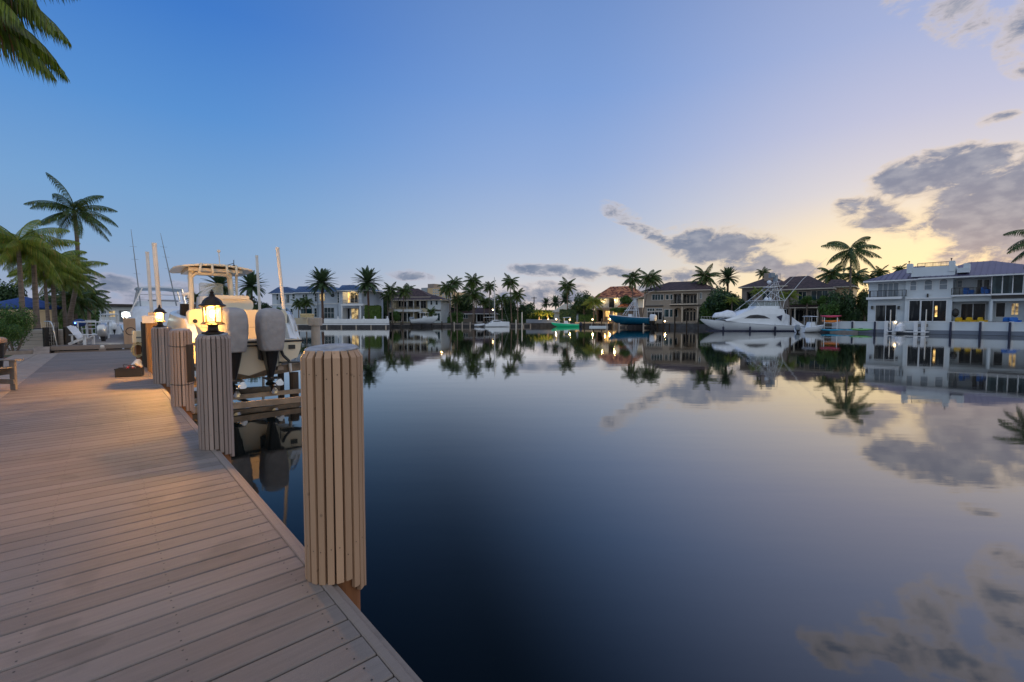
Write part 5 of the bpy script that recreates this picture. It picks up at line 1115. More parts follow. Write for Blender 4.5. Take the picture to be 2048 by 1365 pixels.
# H7: white modern mediterranean villa, right
h = House('large white two storey villa with purple grey metal roof and roof terrace', (1735, 64.5), (2048, 53.5)); WW = 'wall_white'
h.wall((1738, 561, 1812, 650), WW, 0, back=10, zb=LZ); h.wall((1812, 556, 1902, 650), WW, -.5, back=10, zb=LZ)
h.wall((1902, 549, 1984, 650), WW, -.3, porches=((1907, 552, 1981, 589), (1903.5, 603, 1976, 646)), back=10, zb=LZ, d=2.2)
h.wall((1984, 546, 2110, 650), WW, -.6, porches=((1985.5, 602, 2062, 646),), back=10, zb=LZ, d=2.2)
h.win((1756.5, 567.5, 1796, 594), 4, 1, 0, 'shutter', 'trim_white'); h.win((1752, 611, 1791, 643), 2, 1, 0, 'dark_glass', 'trim_white')
for q in ((1821.5, 562.5, 1832, 581), (1850, 560.5, 1863.5, 580), (1880, 559, 1894, 579)): h.win(q, 1, 2, -.5, 'shutter', 'trim_white', arch=.25)
for q in ((1819.5, 602, 1838.5, 642.5), (1843.5, 602, 1864, 642.5), (1868, 602, 1891, 642.5)): h.win(q, 1, 1, -.5, 'dark_glass', 'trim_white', fw=.1)
h.box((1870.5, 612, 1874, 634), -.56, -.53, 'lit_window', 'lit_strip')
h.win((1955, 560, 1963, 588.5), 1, 1, 1.87, 'dark_glass'); h.win((1968.5, 560, 1977, 588.5), 1, 1, 1.87, 'dark_glass'); h.win((1916, 562, 1923.5, 575), 1, 2, 1.87, 'shutter'); h.win((1923, 608, 1969, 643), 2, 1, 1.87, 'dark_glass', 'trim_white', fw=.1); h.win((1993, 606.5, 2009, 634), 1, 1, 1.57, 'dark_glass'); h.win((2024, 607.5, 2036, 630), 2, 1, 1.57, 'dim_window')
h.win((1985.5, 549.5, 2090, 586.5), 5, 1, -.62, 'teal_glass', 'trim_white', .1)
h.box((1732.5, 594.3, 1803, 599), -1.2, 0, 'trim_white', 'balcony_slab'); h.rail((1739, 581, 1811, 594), -1.15, 'black_metal', 26, ret=1.0); h.box((1903, 589.5, 1982, 592.5), -1.3, -.3, 'trim_white', 'balcony_slab'); h.rail((1903.5, 575, 1981, 589.5), -1.25, 'black_metal', 28)
h.box((1982, 586.8, 2110, 589.5), -1.1, -.6, 'trim_white', 'band'); h.box((1983, 589.8, 2110, 596.5), -.8, -.61, 'black_metal', 'beam'); h.box((1812, 595.5, 1902, 598), -.7, -.5, 'trim_white', 'band'); h.box((1745, 607, 1800, 609), -.1, 0, 'trim_white', 'band')
for px_, py_ in ((1797, 615.5), (1855.5, 591.5), (1740 + 4, 615.5)):
    x, z = h.F(px_, py_, -.5); mb = MB(); mb.box(x - .08, x + .08, -.72, 0, z - .25, z + .22); mb.build('wall_lantern', 'black_metal', h.root)
x, z = h.F(1906.5, 626, -.3); mb = MB(); mb.sphere((x + .2, -.4, z), .35, 10, 6, 1.6); mb.build('hanging_chair', 'black_metal', h.root)
h.hip(1726, 1850, 1826, 1849, 560, 533, 'metal_roof', -1.3, 13, ribs=.55, fascia='trim_white'); h.hip(1836, 2150, 1938, 1985, 549, 523.5, 'metal_roof', -1.6, 14, ribs=.55, name='roof', fascia='trim_white')
h.box((1823, 533.5, 1910, 552.5), -.9, 3.5, 'wall_white', 'parapet'); h.box((1813.7, 528, 1823.5, 547), -1.0, .2, 'wall_white', 'pier'); h.box((1898, 522, 1908.5, 543), -1.0, .2, 'wall_white', 'pier'); h.rail((1835, 525, 1898, 534), -.3, 'black_metal', 24)
for px_ in (1818.5, 1903): x, z = h.F(px_, 524 if px_ < 1850 else 518, -.4); mb = MB(); mb.tube([(x, -.4, z - 1), (x, -.4, z)], .04, 5); mb.sphere((x, -.4, z), .1, 8, 5); mb.build('finial', 'bronze', h.root)
mb = MB(); x0, x1, z0, z1 = h.rect((1914.7, 527, 1938, 545.5), -1.0); mb.box(x0, x1, -1.0, 1.5, z0, z0 + .6); mb.box((x0 + x1) / 2, x1, -.8, 1.2, z0 + .6, z1); mb.build('rooftop_unit', 'wall_white', h.root)
# terrace furniture on the villa's ground and balcony
def lounge(px, py, Y, m, label, g, k=1.0, z=LZ):
    q = P(px, py, Y); r = empty('lounge_chair', (q.x, q.y, z), R(-20) + (px % 7) * .1, label, 'chair', g)
    mb = MB(); mb.prism([(-.36, 0), (.36, 0), (.40, .40), (-.40, .40)], 'y', -.3, .32); mb.build('seat', m, r)
    mb = MB(); mb.prism([(-.42, .36), (.42, .36), (.36, .86), (.18, .95), (-.18, .95), (-.36, .86)], 'y', .2, .34); mb.build('backrest', m, r)
    for x in (-.40, .40): mb = MB(); mb.box(x - .06, x + .06, -.28, .19, .401, .60); mb.build('arm', m, r)
mat('yellow', (.75, .48, .02), .6, .1, 2); mat('azure', (.02, .16, .55), .6, .1, 2)
for px_, lb in ((1921, 'yellow lounge chair at the left of the covered terrace'), (1943, 'yellow lounge chair in the middle of the covered terrace'), (1966, 'yellow lounge chair at the right end of the terrace by the column')): lounge(px_, 643, 57.3 - (px_ - 1921) * .035, 'yellow', lb, 'yellow terrace chairs', z=1.18)
lounge(2030, 643, 53.4, 'azure', 'blue lounge chair on the terrace near the picture edge', 'blue chairs', z=1.18); lounge(2018, 643, 53.9, 'azure', 'blue lounge chair partly behind the other blue one', 'blue chairs', z=1.18)
zb_ = P(1937, 589, 56).z
lounge(1937, 589, 57.2, 'azure', 'blue cushioned chair on the upper balcony, left one', 'balcony chairs', z=zb_); lounge(1973, 589, 55.9, 'azure', 'blue cushioned chair on the upper balcony, right one', 'balcony chairs', z=zb_)
tb2 = empty('terrace_table', P(1997, 643, 54), 0, 'dark table with chairs under the right porch', 'table'); tb2.location.z = LZ
part(tb2, 'table_top', 'black_metal', (-.8, .8, -.4, .4, .7, .76))
for x in (-.7, .7): part(tb2, 'leg', 'black_metal', (x - .04, x + .04, -.3, .3, 0, .7))
# ------------------------------------------------------------ seawalls, docks, fences
def line_pts(a, b): return Vector((GX(*a), a[1], 0)), Vector((GX(*b), b[1], 0))
def run(name, label, cat, a, b, parts_, group=None, off=0.):
    p, q = line_pts(a, b); d = (q - p); L = d.length; rz = math.atan2(d.y, d.x); n = Vector((-math.sin(rz), math.cos(rz), 0))
    r = empty(name, p + n * off, rz, label, cat, group)
    for nm_, m, fn in parts_:
        mb = MB(); fn(mb, L); mb.build(nm_, m, r)
    return r, L
# sea wall segments (structure)
mb = MB()
for i in range(len(BANK) - 1):
    a, b_ = Vector((*BANK[i], 0)), Vector((*BANK[i + 1], 0)); d = (b_ - a).normalized(); n = Vector((-d.y, d.x, 0))
    lo = [a - n * .05, b_ - n * .05, b_ + n * .4, a + n * .4]; mb.add([(p.x, p.y, z) for z in (-1.5, LZ + .02) for p in lo], [(0, 1, 5, 4), (1, 2, 6, 5), (2, 3, 7, 6), (3, 0, 4, 7), (4, 5, 6, 7)])
tag(mb.build('far_seawall', 'seawall'), kind='structure')
def dock(label, a, b, w, z, m='trim_white', npile=6, th=.22, pm='conc_pile', pr=.14, up=0.):
    r, L = run('private_dock', label, 'dock', a, b, [('platform', m, lambda mb, L: mb.box(0, L, -w, 0, z - th, z))], 'docks along the far bank')
    for i in range(npile):
        x = .2 + (L - .4) * i / max(1, npile - 1); mb = MB(); mb.lathe([(pr, -1.2), (pr, z - th if not up else z + up)], 8, (x, -w + .2 if not up else -w - pr - .02, 0)); mb.build('pile', pm, r)
    return r
dock('long white dock in front of the blue and white house', (545, 99.5), (779, 97.5), 1.8, .82, 'trim_white', 9)
dock('dark wooden dock in front of the cream house', (781, 106.5), (905, 109), 1.6, .75, 'weathered_wood', 7, pm='dark_pile', up=.5)
dock('low wooden dock under the palms in the middle', (905, 109), (955, 110.5), 1.6, .75, 'weathered_wood', 4, pm='conc_pile', up=.4)
dock('pale wooden dock right of the white catamaran', (1018, 111), (1062, 111), 1.6, .75, 'weathered_wood', 4)
dock('terracotta paved dock with lamps before the red roofed villa', (1160, 109.5), (1225, 104.5), 2.5, 1.1, 'wall_tan', 5, .3, 'dark_pile')
dock('weathered timber dock before the beige villa', (1318, 95), (1396, 90), 1.6, 1.15, 'weathered_wood', 7, .18, 'creosote')
# white fence with ball topped posts
r, L = run('garden_fence', 'low white wall with ball topped posts before the blue and white house', 'wall', (648, 101.3), (778, 100.3), [('panel', 'trim_white', lambda mb, L: mb.box(0, L, 0, .15, LZ, LZ + 1.0))])
for px_ in (676.5, 702, 727.8, 751, 775):
    x = L * (px_ - 648) / 130; mb = MB(); mb.bbox(x - .2, x + .2, -.06, .22, LZ, LZ + 1.25, .03); mb.sphere((x, .08, LZ + 1.42), .18, 10, 6); mb.build('post', 'trim_white', r)
# white parapet with dark mooring piles in front of the big villa
r, L = run('terrace_wall', 'long white terrace wall on the seawall of the large white villa', 'wall', (1665, 65.9), (2110, 49.45), [('panel', 'wall_white', lambda mb, L: mb.box(0, L, -.35, .1, .51, 1.50)), ('coping', 'trim_white', lambda mb, L: mb.bbox(0, L, -.40, .16, 1.5, 1.56, .02)), ('fender_beam', 'wall_bluegrey', lambda mb, L: mb.box(0, L, -.48, -.1, .02, .50))])
hw = House('x', (1665, 65.9), (2110, 49.45)); bpy.data.objects.remove(hw.root)
def xat(px): return hw.F(px, 650)[0]
for px_ in (1706, 1751, 1904, 1962, 2021): x = xat(px_); mb = MB(); mb.box(x - .1, x + .3, -.44, -.352, .43, 1.62); mb.build('pilaster', 'trim_white', r)
G = 'dark mooring piles in front of the white terrace wall'
for px_, lb in ((1707.5, 'dark mooring pile beside the blue kayak'), (1752.5, 'dark mooring pile left of the lift poles'), (1903.5, 'dark mooring pile below the left yellow chair'), (1962.5, 'dark mooring pile below the right yellow chair'), (2021.5, 'dark mooring pile closest to the picture edge')):
    x = xat(px_); p = hw.o + hw.d * x + hw.n * -.62; o = empty('mooring_pile', (p.x, p.y, 0), 0, lb, 'mooring pile', G); mb = MB(); mb.lathe([(.11, -1), (.11, 1.5), (.08, 1.56)], 8); mb.build('post', 'navy', o)
G = 'mooring piles in front of the villas'
for px_, Y, zt, m, lb in ((1326, 90, 2.5, 'creosote', 'dark pile beside the covered white outboard motors'), (1349, 89, 2.6, 'creosote', 'dark pile left of the beige villa loggia'), (1373, 88, 2.7, 'creosote', 'green stained twin pile in front of the french doors'), (1396, 86, 1.9, 'dark_pile', 'short dark pile at the bow of the large yacht'), (1581, 70.5, 3.5, 'creosote', 'tall green dark pile between the yacht stern and the small boat'),
                          (1187, 104, 1.9, 'dark_pile', 'black pile just left of the floating white platform'), (1203, 103, 1.9, 'dark_pile', 'black pile behind the floating white platform'), (1219.5, 102, 1.6, 'dark_pile', 'black pile at the right end of the floating platform'), (1169, 106, 1.6, 'dark_pile', 'black pile behind the green boat motor'),
                          (1044, 108, 3.4, 'pvc', 'tall pale pole rising from the dock right of the catamaran'), (1032, 109, 1.6, 'pvc', 'short pale post on the dock right of the catamaran')):
    x = GX(px_, Y); o = empty('mooring_pile', (x, Y, 0), 0, lb, 'mooring pile', G); mb = MB(); mb.lathe([(.13, -1), (.12, zt), (.05, zt + .06)], 8); mb.build('post', m, o)
# dock lamps
def dock_lamp(px, py, Y, zb, label, power=120):
    q = P(px, py, Y); o = empty('dock_lamp', (q.x, q.y, zb), 0, label, 'lamp', 'warm lamps on the far docks')
    mb = MB(); mb.tube([(0, 0, 0), (0, 0, q.z - zb - .1)], .04, 6); mb.build('post', 'bronze', o); mb = MB(); mb.sphere((0, 0, q.z - zb), .15, 10, 6); mb.build('globe', 'lamp_glow', o); plight(o, (0, -.3, q.z - zb + .05), power)
dock_lamp(1185.3, 639.5, 106, .9, 'warm globe lamp on the dock left of the red roofed villa door', 160)
dock_lamp(1219.5, 639.5, 103, .9, 'warm globe lamp on the dock below the blue boat bow', 160)
dock_lamp(1139.5, 640, 108, .8, 'warm lamp glowing behind the green boat')
dock_lamp(1112.5, 639, 109, .8, 'warm lamp left of the green boat bow')
dock_lamp(1329.5, 643, 93.5, .8, 'warm lamp low on the dock of the beige villa', 100)
dock_lamp(1097, 640, 113, .8, 'garden uplight at the foot of the lit palms, right one', 300); dock_lamp(1082, 640, 113.5, .8, 'garden uplight at the foot of the lit palms, left one', 300)
# ------------------------------------------------------------ far boats
def aim(px0, Y0, px1, Y1):
    a = Vector((GX(px0, Y0), Y0, 0)); b_ = Vector((GX(px1, Y1), Y1, 0)); d = b_ - a; return a, math.atan2(d.y, d.x) - math.pi / 2, d.length
def console_boat(a, rz, L, z0, label, hm, B=2.4, fb=1.0, fs=.8, top=True, motors=2, cm='gelcoat', tower=0., mk=1., topm='gelcoat'):
    r = empty('motorboat', a, rz, label, 'boat', None); hull(r, L, B, z0 - .25 if z0 < .3 else z0, z0 + fs, z0 + fs + fb * .45, m=hm, rail='gelcoat', inset=.2)
    mb = MB(); mb.loft([rbox(0, L * .45, z0 + .4, .5, .6, 10, .4), rbox(0, L * .47, z0 + fs + .75, .42, .4, 10, .4)]); mb.build('console', 'gelcoat', r)
    if top:
        mb = slab_top(1.0, L * .3, L * .58, z0 + fs + 1.55, .08); mb.build('hardtop', topm, r)
        for x in (-.7, .7):
            for y in (L * .34, L * .54): mb = MB(); mb.tube([(x, y, z0 + fs - .2), (x * .95, y, z0 + fs + 1.5)], .04, 5); mb.build('hardtop_leg', 'alu', r)
    xs = {1: (0,), 2: (-.38, .38), 3: (-.62, 0, .62)}[motors]
    for x in xs: outboard(r, x, -.4 * mk, z0 + fs + .45 * mk, 1.7 * mk, cm, .85 * mk)
    return r
# cream boat on a lift at the cream house
a, rz, L = aim(827, 106, 876, 104); r = console_boat(a, rz, L, .62, 'cream centre console boat on a lift before the cream house', 'gelcoat', B=2.7, fb=1.9, fs=1.15, cm='shutter', mk=1.2)
# green lit boat
a, rz, L = aim(1158, 106, 1103, 107); console_boat(a, rz, L, .1, 'small boat with a bright green glowing hull', 'hull_lit_green', B=2.2, fb=.9, fs=.55, cm='navy', motors=1)
# blue boat with tower on lift
a, rz, L = aim(1300, 94, 1217.5, 99); r = console_boat(a, rz, L, .62, 'deep blue sportfishing boat with tall white tower on a lift', 'hull_blue', B=2.9, fb=1.5, fs=1.5, top=True, motors=3, cm='white_cover', mk=1.55)
z_ = .62 + 1.5 + 1.5; yt = L * .36; zt = z_ + 2.4
for x in (-.8, .8):
    mb = MB(); mb.tube([(x, L * .62, z_ - .9), (x * .35, yt, zt)], .06, 5); mb.tube([(x, L * .5, z_), (x * .4, yt, zt - .3)], .05, 5); mb.tube([(x, yt - .7, z_ - 1.4), (x * .4, yt - .2, zt)], .06, 5); mb.tube([(x * .9, yt, z_ - 1.4), (x * .36, yt, zt)], .06, 5)
    for k in range(7): mb.tube([(x * (.88 - .07 * k), yt - .5 + .04 * k, z_ - .4 + .38 * k), (x * (.86 - .07 * k), yt + .1, z_ - .4 + .38 * k)], .022, 4)
    for k in (.35, .6, .85): mb.tube([(x * (1 - .55 * k), L * .62 + (yt - L * .62) * k, z_ - .9 + (zt - z_ + .9) * k), (x * (1 - .6 * k), yt, z_ - .9 + (zt - z_ + .9) * k)], .02, 4)
    mb.build('tower_leg', 'gelcoat', r)
mb = slab_top(.55, yt - .5, yt + .5, zt + .05, .04, e=.4); mb.build('tower_platform', 'gelcoat', r); mb = MB(); mb.tube([(.5, yt, zt), (2.6, yt - 3.2, zt + 1.9)], .02, 4); mb.tube([(-.3, yt, zt), (-.9, yt + .8, zt + .9)], .02, 4); mb.build('outrigger', 'alu', r)
lf2 = empty('boat_lift', a, rz, 'wooden piled boat lift holding up the deep blue boat', 'boat lift')
mb = MB(); mb.box(-2.1, 2.1, .6, .85, .35, .62); mb.box(-2.1, 2.1, L * .62, L * .62 + .25, .35, .62); mb.build('cross_beam', 'conc_pile', lf2)
for x in (-2.1, 2.1):
    for y in (.7, L * .65, L * .95): mb = MB(); mb.lathe([(.15, -1.2), (.14, 1.0)], 8, (x, y, 0)); mb.build('pile', 'conc_pile', lf2)
# catamaran with mast
a, rz, L = aim(969, 106, 1017, 107); r = empty('catamaran', a, rz, 'white catamaran with cabin and tall bare mast', 'boat')
for x in (-1.3, 1.3):
    secs = []
    for i in range(11):
        t = i / 10; w = .42 * (1 - max(0, (t - .5) / .5) ** 2) + .03; zs = .55 + .65 * min(1, t * 2.2); secs.append([(x - w, t * L, zs), (x - w, t * L, .2), (x, t * L, -.3 + .3 * t ** 4), (x + w, t * L, .2), (x + w, t * L, zs)])
    mb = MB(); mb.loft(secs); mb.build('hull', 'gelcoat', r)
mb = MB(); mb.box(-1.4, 1.4, L * .15, L * .7, .65, 1.0); mb.build('bridge_deck', 'gelcoat', r)
mb = MB(); mb.loft([[(x, y, z) for y, z in ((L * .25, 1.0), (L * .30, 1.45), (L * .5, 1.6), (L * .68, 1.35), (L * .78, 1.0))] for x in (-1.1, 1.1)]); cb2 = mb.build('cabin', 'gelcoat', r)
for x in (-1.12, 1.10): mb = MB(); mb.prism([(L * .33, 1.18), (L * .36, 1.42), (L * .55, 1.46), (L * .68, 1.22)], 'x', x, x + .02); mb.build('window', 'boat_glass', cb2)
zt_ = P(990, 555, 106.5).z; mb = MB(); mb.tube([(0, L * .42, 1.0), (0, L * .42, zt_)], [.15, .09], 8); mb.tube([(0, L * .4, 2.3), (0, -.3, 2.2)], .06, 6); mb.box(-.5, .5, L * .415, L * .425, zt_ * .55, zt_ * .55 + .05); mb.build('mast', 'alu', r)
mb = MB(); mb.tube([(0, L * .42, zt_), (0, L, 1.2)], .012, 4); mb.tube([(0, L * .42, zt_), (-1.5, L * .3, 1)], .012, 4); mb.tube([(0, L * .42, zt_), (1.5, L * .3, 1)], .012, 4)
for i in range(9): mb.tube([(1.45, L * (.1 + i * .09), 1.0), (1.45, L * (.1 + i * .09), 1.75)], .015, 4)
mb.tube([(1.45, L * .1, 1.75), (1.45, L * .82, 1.75)], .015, 4); mb.build('rigging', 'alu', r)
a, rz, L = aim(951, 106.5, 968, 106); r = empty('inflatable_boat', a, rz, 'small dark covered inflatable boat beside the catamaran', 'boat')
mb = MB(); mb.tube([(-.6, 0, .35), (-.62, L * .6, .4), (-.3, L * .92, .5), (0, L, .55), (.3, L * .92, .5), (.62, L * .6, .4), (.6, 0, .35)], .26, 8); mb.build('tube', 'white_cover', r, smooth=True)
mb = MB(); mb.loft([rbox(0, L * .5, .4, .6, L * .42, 12, .5), rbox(0, L * .5, 1.2, .35, L * .28, 12, .5)]); mb.build('cover', 'grey_plastic', r)
# floating platform
a, rz, L = aim(1179, 101, 1216, 100); r = empty('floating_platform', a, rz, 'low white floating platform before the red roofed villa', 'floating dock')
mb = MB(); mb.bbox(-.7, .7, 0, L, -.1, .30, .05); mb.build('float', 'wall_white', r)
for y in (.5, L - .5): mb = MB(); mb.tube([(.6, y, .3), (.6, y, 1.0)], .03, 5); mb.build('post', 'alu', r)
# big white yacht: length along -x, profile measured from the photograph
YY = 72.5; a = Vector((GX(1594, YY), YY, 0)); r = empty('yacht', a, R(90) + R(3), 'large white sportfishing yacht with tower and outriggers', 'yacht')
u = YY / FPX
def yl(px): return (1594 - px) * u
def yz(py): return P(1500, py, YY).z
Ly = yl(1396)
hull(r, Ly, 4.4, -.5, yz(651.5), yz(638.5), rail='gelcoat', inset=-.03, n=20, p=2.6, t0=.3, rise=.92, flare=.7)
mb = MB(); mb.loft([[(x * s_, yl(px_), z_) for x, z_ in ((-2.22, .0), (-2.24, .16), (2.24, .16), (2.22, .0))] for px_, s_ in ((1594, .99), (1540, 1), (1480, .94), (1430, .58), (1412, .35))]); mb.build('waterline_stripe', 'navy', r)
pro = [(1545, 655), (1555, 626), (1552, 619), (1530, 616.5), (1496, 617.5), (1480, 622), (1466, 628.5), (1452, 635.5), (1436, 640)]
secs = []
for x, k in ((-1.75, 0.), (-1.55, 1), (0, 1.05), (1.55, 1), (1.75, 0)):
    row = []
    for px_, py_ in pro:
        z = yz(py_); zb2 = yz(644)
        row.append((x, yl(px_), zb2 + (z - zb2) * (.55 if k == 0 else k) if py_ < 645 else .6))
    secs.append(row)
mb = MB(); mb.loft(secs, cap=True); cab = mb.build('cabin', 'gelcoat', r)
for sx in (-1.80, 1.80):
    mb = MB(); pts = [(yl(1472), yz(637.2)), (yl(1484), yz(631)), (yl(1498), yz(630)), (yl(1512), yz(632)), (yl(1524), yz(637.5))]; mb.prism(pts, 'x', sx * .97 - .02, sx * .97 + .02); mb.build('window', 'boat_glass', cab)
    mb = MB(); mb.prism([(yl(1536), yz(634)), (yl(1548), yz(630.5)), (yl(1546), yz(642.5))], 'x', sx - .02, sx + .02); mb.build('side_vent', 'navy', cab)
mb = MB(); mb.loft([[(-1.6 * w, yl(px_), yz(651)), (-1.5 * w, yl(px_), yz(py_)), (0, yl(px_), yz(py_) + .12), (1.5 * w, yl(px_), yz(py_)), (1.6 * w, yl(px_), yz(651))] for px_, py_, w in ((1545, 629, 1), (1556, 627.5, 1), (1566, 632, 1.08), (1578, 642, 1.15), (1592, 650.5, 1.2))]); mb.build('cockpit_cover', 'white_cover', r)
mb = MB(); mb.loft([rbox(0, yl(1523), yz(617.5), 1.35, yl(1496) - yl(1523), 14, .35), rbox(0, yl(1525), yz(613), 1.3, yl(1499) - yl(1525), 14, .35)]); mb.build('bridge_coaming', 'gelcoat', r)
mb = MB(); mb.loft([rbox(0, yl(1524), yz(613), 1.25, yl(1498) - yl(1524), 14, .35), rbox(0, yl(1526), yz(604.2), 1.2, yl(1503) - yl(1526), 14, .35)], cap=False); mb.build('clear_enclosure', 'clear_screen', r)
mb = slab_top(1.45, yl(1559), yl(1495), yz(602.3), .05); mb.build('hardtop', 'gelcoat', r)
def yt_(pxa, pya, xa, pxb, pyb, xb, w=.028): return [(xa, yl(pxa), yz(pya)), (xb, yl(pxb), yz(pyb))], w
for sx in (-1, 1):
    mb = MB()
    for g in (yt_(1472, 625, 1.5, 1542, 566, .4), yt_(1512, 602, 1.3, 1544, 574, .5), yt_(1556, 601, 1.3, 1547, 563, .4), yt_(1544, 640, 1.75, 1541.5, 566, .45), yt_(1549, 618, 1.4, 1545, 566, .42), yt_(1524, 580, .7, 1554, 601, 1.3), yt_(1500, 604, 1.25, 1508, 616, 1.3, .03), yt_(1516, 604, 1.25, 1516, 616, 1.3, .03), yt_(1538, 604, 1.25, 1538, 616, 1.3, .03), yt_(1486, 613, 1.45, 1484, 622, 1.5)):
        (p0, p1), w = g; mb.tube([(p0[0] * sx, p0[1], p0[2]), (p1[0] * sx, p1[1], p1[2])], w, 5)
    for k in range(8): z = 600 - k * 4.3; mb.tube([(sx * (1.35 - .11 * k) * .8, yl(1543.5), yz(z)), (sx * (1.35 - .11 * k) * .75, yl(1548.5), yz(z))], .025, 4)
    mb.build('tower_leg', 'gelcoat', r)
    mb = MB(); mb.tube([(sx * 1.6, yl(1546), yz(636)), (sx * 1.7, yl(1552), yz(604)), (sx * 2.4, yl(1580), yz(563 if sx < 0 else 575)), (sx * 3.2, yl(1621 if sx < 0 else 1632), yz(521 if sx < 0 else 530))], [.05, .045, .035, .012], 5); mb.build('outrigger', 'alu', r)
mb = slab_top(.6, yl(1552), yl(1538), yz(565), .03); mb.build('tower_platform', 'gelcoat', r)
mb = MB(); mb.box(-.35, .35, yl(1543), yl(1535), yz(556), yz(547)); mb.tube([(-.5, yl(1552), yz(565)), (-.5, yl(1552), yz(548)), (.5, yl(1552), yz(548)), (.5, yl(1552), yz(565))], .03, 5); mb.tube([(-.5, yl(1540), yz(565)), (-.5, yl(1540), yz(550)), (-.5, yl(1552), yz(550))], .03, 5); mb.box(-.3, .3, yl(1549), yl(1544), yz(563), yz(551)); mb.build('tower_helm', 'shutter', r)
mb = slab_top(.8, yl(1545), yl(1525), yz(575.5), .02); mb.sphere((0, yl(1534), yz(565)), .35, 10, 6, .8); mb.sphere((-.6, yl(1524), yz(599)), .3, 8, 6); mb.sphere((.5, yl(1540), yz(599)), .25, 8, 6, 1.4); mb.build('radar', 'gelcoat', r)
mb = MB(); zz0, zz1 = yz(639.5), yz(633.8)
for k in range(9): mb.tube([(-.4 - .12 * k, yl(1397 + k * 4.6), zz0), (-.42 - .12 * k, yl(1395 + k * 4.6), zz1)], .018, 4)
mb.tube([(-.42 - .12 * k, yl(1395 + k * 4.6), zz1) for k in range(9)], .018, 4); mb.tube([(.42 + .12 * k, yl(1395 + k * 4.6), zz1) for k in range(9)], .018, 4); mb.build('bow_rail', 'steel', r)
mb = MB(); mb.loft([rbox(0, yl(px_), 0, .01, .01, 12, .5) and [(w * math.cos(t), yl(px_), yz(635.5) + h_ * max(0, math.sin(t))) for t in [math.pi * 2 * j / 14 for j in range(14)]] for px_, w, h_ in ((1422, .35, .45), (1426, .75, .75), (1440, .95, .92), (1450, 1.0, 1.2), (1460, .9, 1.05), (1467, .6, .55))]); mb.build('covered_tender', 'white_cover', r, smooth=True)
for px_ in (1430, 1480, 1530, 1572):
    mb = MB(); y_ = yl(px_); mb.lathe([(.03, .0), (.14, .08), (.14, .62), (.03, .7)], 8, (-2.32 if px_ > 1450 else -1.9, y_, .05)); mb.tube([(-2.3 if px_ > 1450 else -1.9, y_, .7), (-2.2 if px_ > 1450 else -1.85, y_, 1.2)], .015, 4); mb.build('fender', 'navy', r)
mb = MB(); mb.tube(arc((-.2, yl(1398), 1.75), (1.5, yl(1388), 2.2), 6, lambda t: (0, 0, -.25 * math.sin(math.pi * t))), .02, 4); mb.tube(arc((1.8, yl(1588), .9), (2.6, yl(1600), 1.6), 6, lambda t: (0, 0, -.2 * math.sin(math.pi * t))), .02, 4); mb.build('mooring_rope', 'cable', r)
# small white boat next to it
a, rz, L = aim(1599, 64.3, 1647, 64.8); console_boat(a, rz, L, .1, 'small white boat with curved white top and grey outboard beside the yacht', 'gelcoat', B=2.2, fb=.8, fs=.62, cm='shutter', motors=1, topm='white_cover', mk=.85)
# rack with kayaks
q = Vector((GX(1661, 64.9), 64.9, 0)); r = empty('kayak_rack', q, R(-35), 'white rack on the dock before the taupe villa', 'rack')
for x in (-.75, .75):
    for y in (-.3, .3): mb = MB(); mb.box(x - .04, x + .04, y - .04, y + .04, .3, 2.1); mb.build('post', 'trim_white', r)
for z in (.75, 1.35): mb = MB(); mb.box(-.8, .8, -.3, .3, z - .03, z + .03); mb.build('shelf', 'trim_white', r)
mat('pink', (.55, .05, .12), .5, .1, 2); mat('orange', (.8, .22, .02), .5, .1, 2); mat('cyan', (.01, .25, .42), .5, .1, 2); mat('lime', (.16, .45, .12), .5, .1, 2)
def kayak(loc, rz, L, m, label, w=.36, name='kayak'):
    o = empty(name, loc, rz, label, 'kayak', 'kayaks on the dock'); mb = MB(); secs = []
    for i in range(13): t = i / 12; k = max(.02, math.sin(math.pi * t) ** .6); secs.append([(L * (t - .5), w * k * math.cos(a_), .17 * k * math.sin(a_) + .1 * (2 * t - 1) ** 2) for a_ in [2 * math.pi * j / 10 for j in range(10)]])
    mb.loft(secs); mb.build('hull', m, o, smooth=True); mb = MB(); mb.loft([rbox(0, 0, .15, L * .1, w * .55, 10, .7), rbox(0, 0, .20, L * .08, w * .5, 10, .7)]); mb.build('cockpit', 'black_trim', o)
kayak(q + Vector((0, 0, 2.25)), R(-35), 2.6, 'pink', 'pink kayak on top of the white rack'); kayak(q + Vector((0, 0, 1.55)), R(-35), 2.3, 'orange', 'orange kayak on the middle shelf of the rack')
kayak(Vector((GX(1664, 63.9), 63.9, .32)), R(-35), 3.2, 'cyan', 'bright blue kayak floating below the rack'); kayak(Vector((GX(1700, 62.9), 62.9, .3)), R(-42), 1.7, 'cyan', 'small blue kayak beside the green float'); 
kayak(Vector((GX(1722, 61.9), 61.9, .45)), R(-45), 2.6, 'lime', 'lime green inflatable float by the dark mooring pile')
o = empty('raft', Vector((GX(1688, 63.3), 63.3, 0)), R(-40), 'grey floating raft between the blue kayaks', 'floating dock'); mb = MB(); mb.bbox(-1.6, 1.6, -.6, .6, -.1, .32, .06); mb.build('float', 'grey_plastic', o)
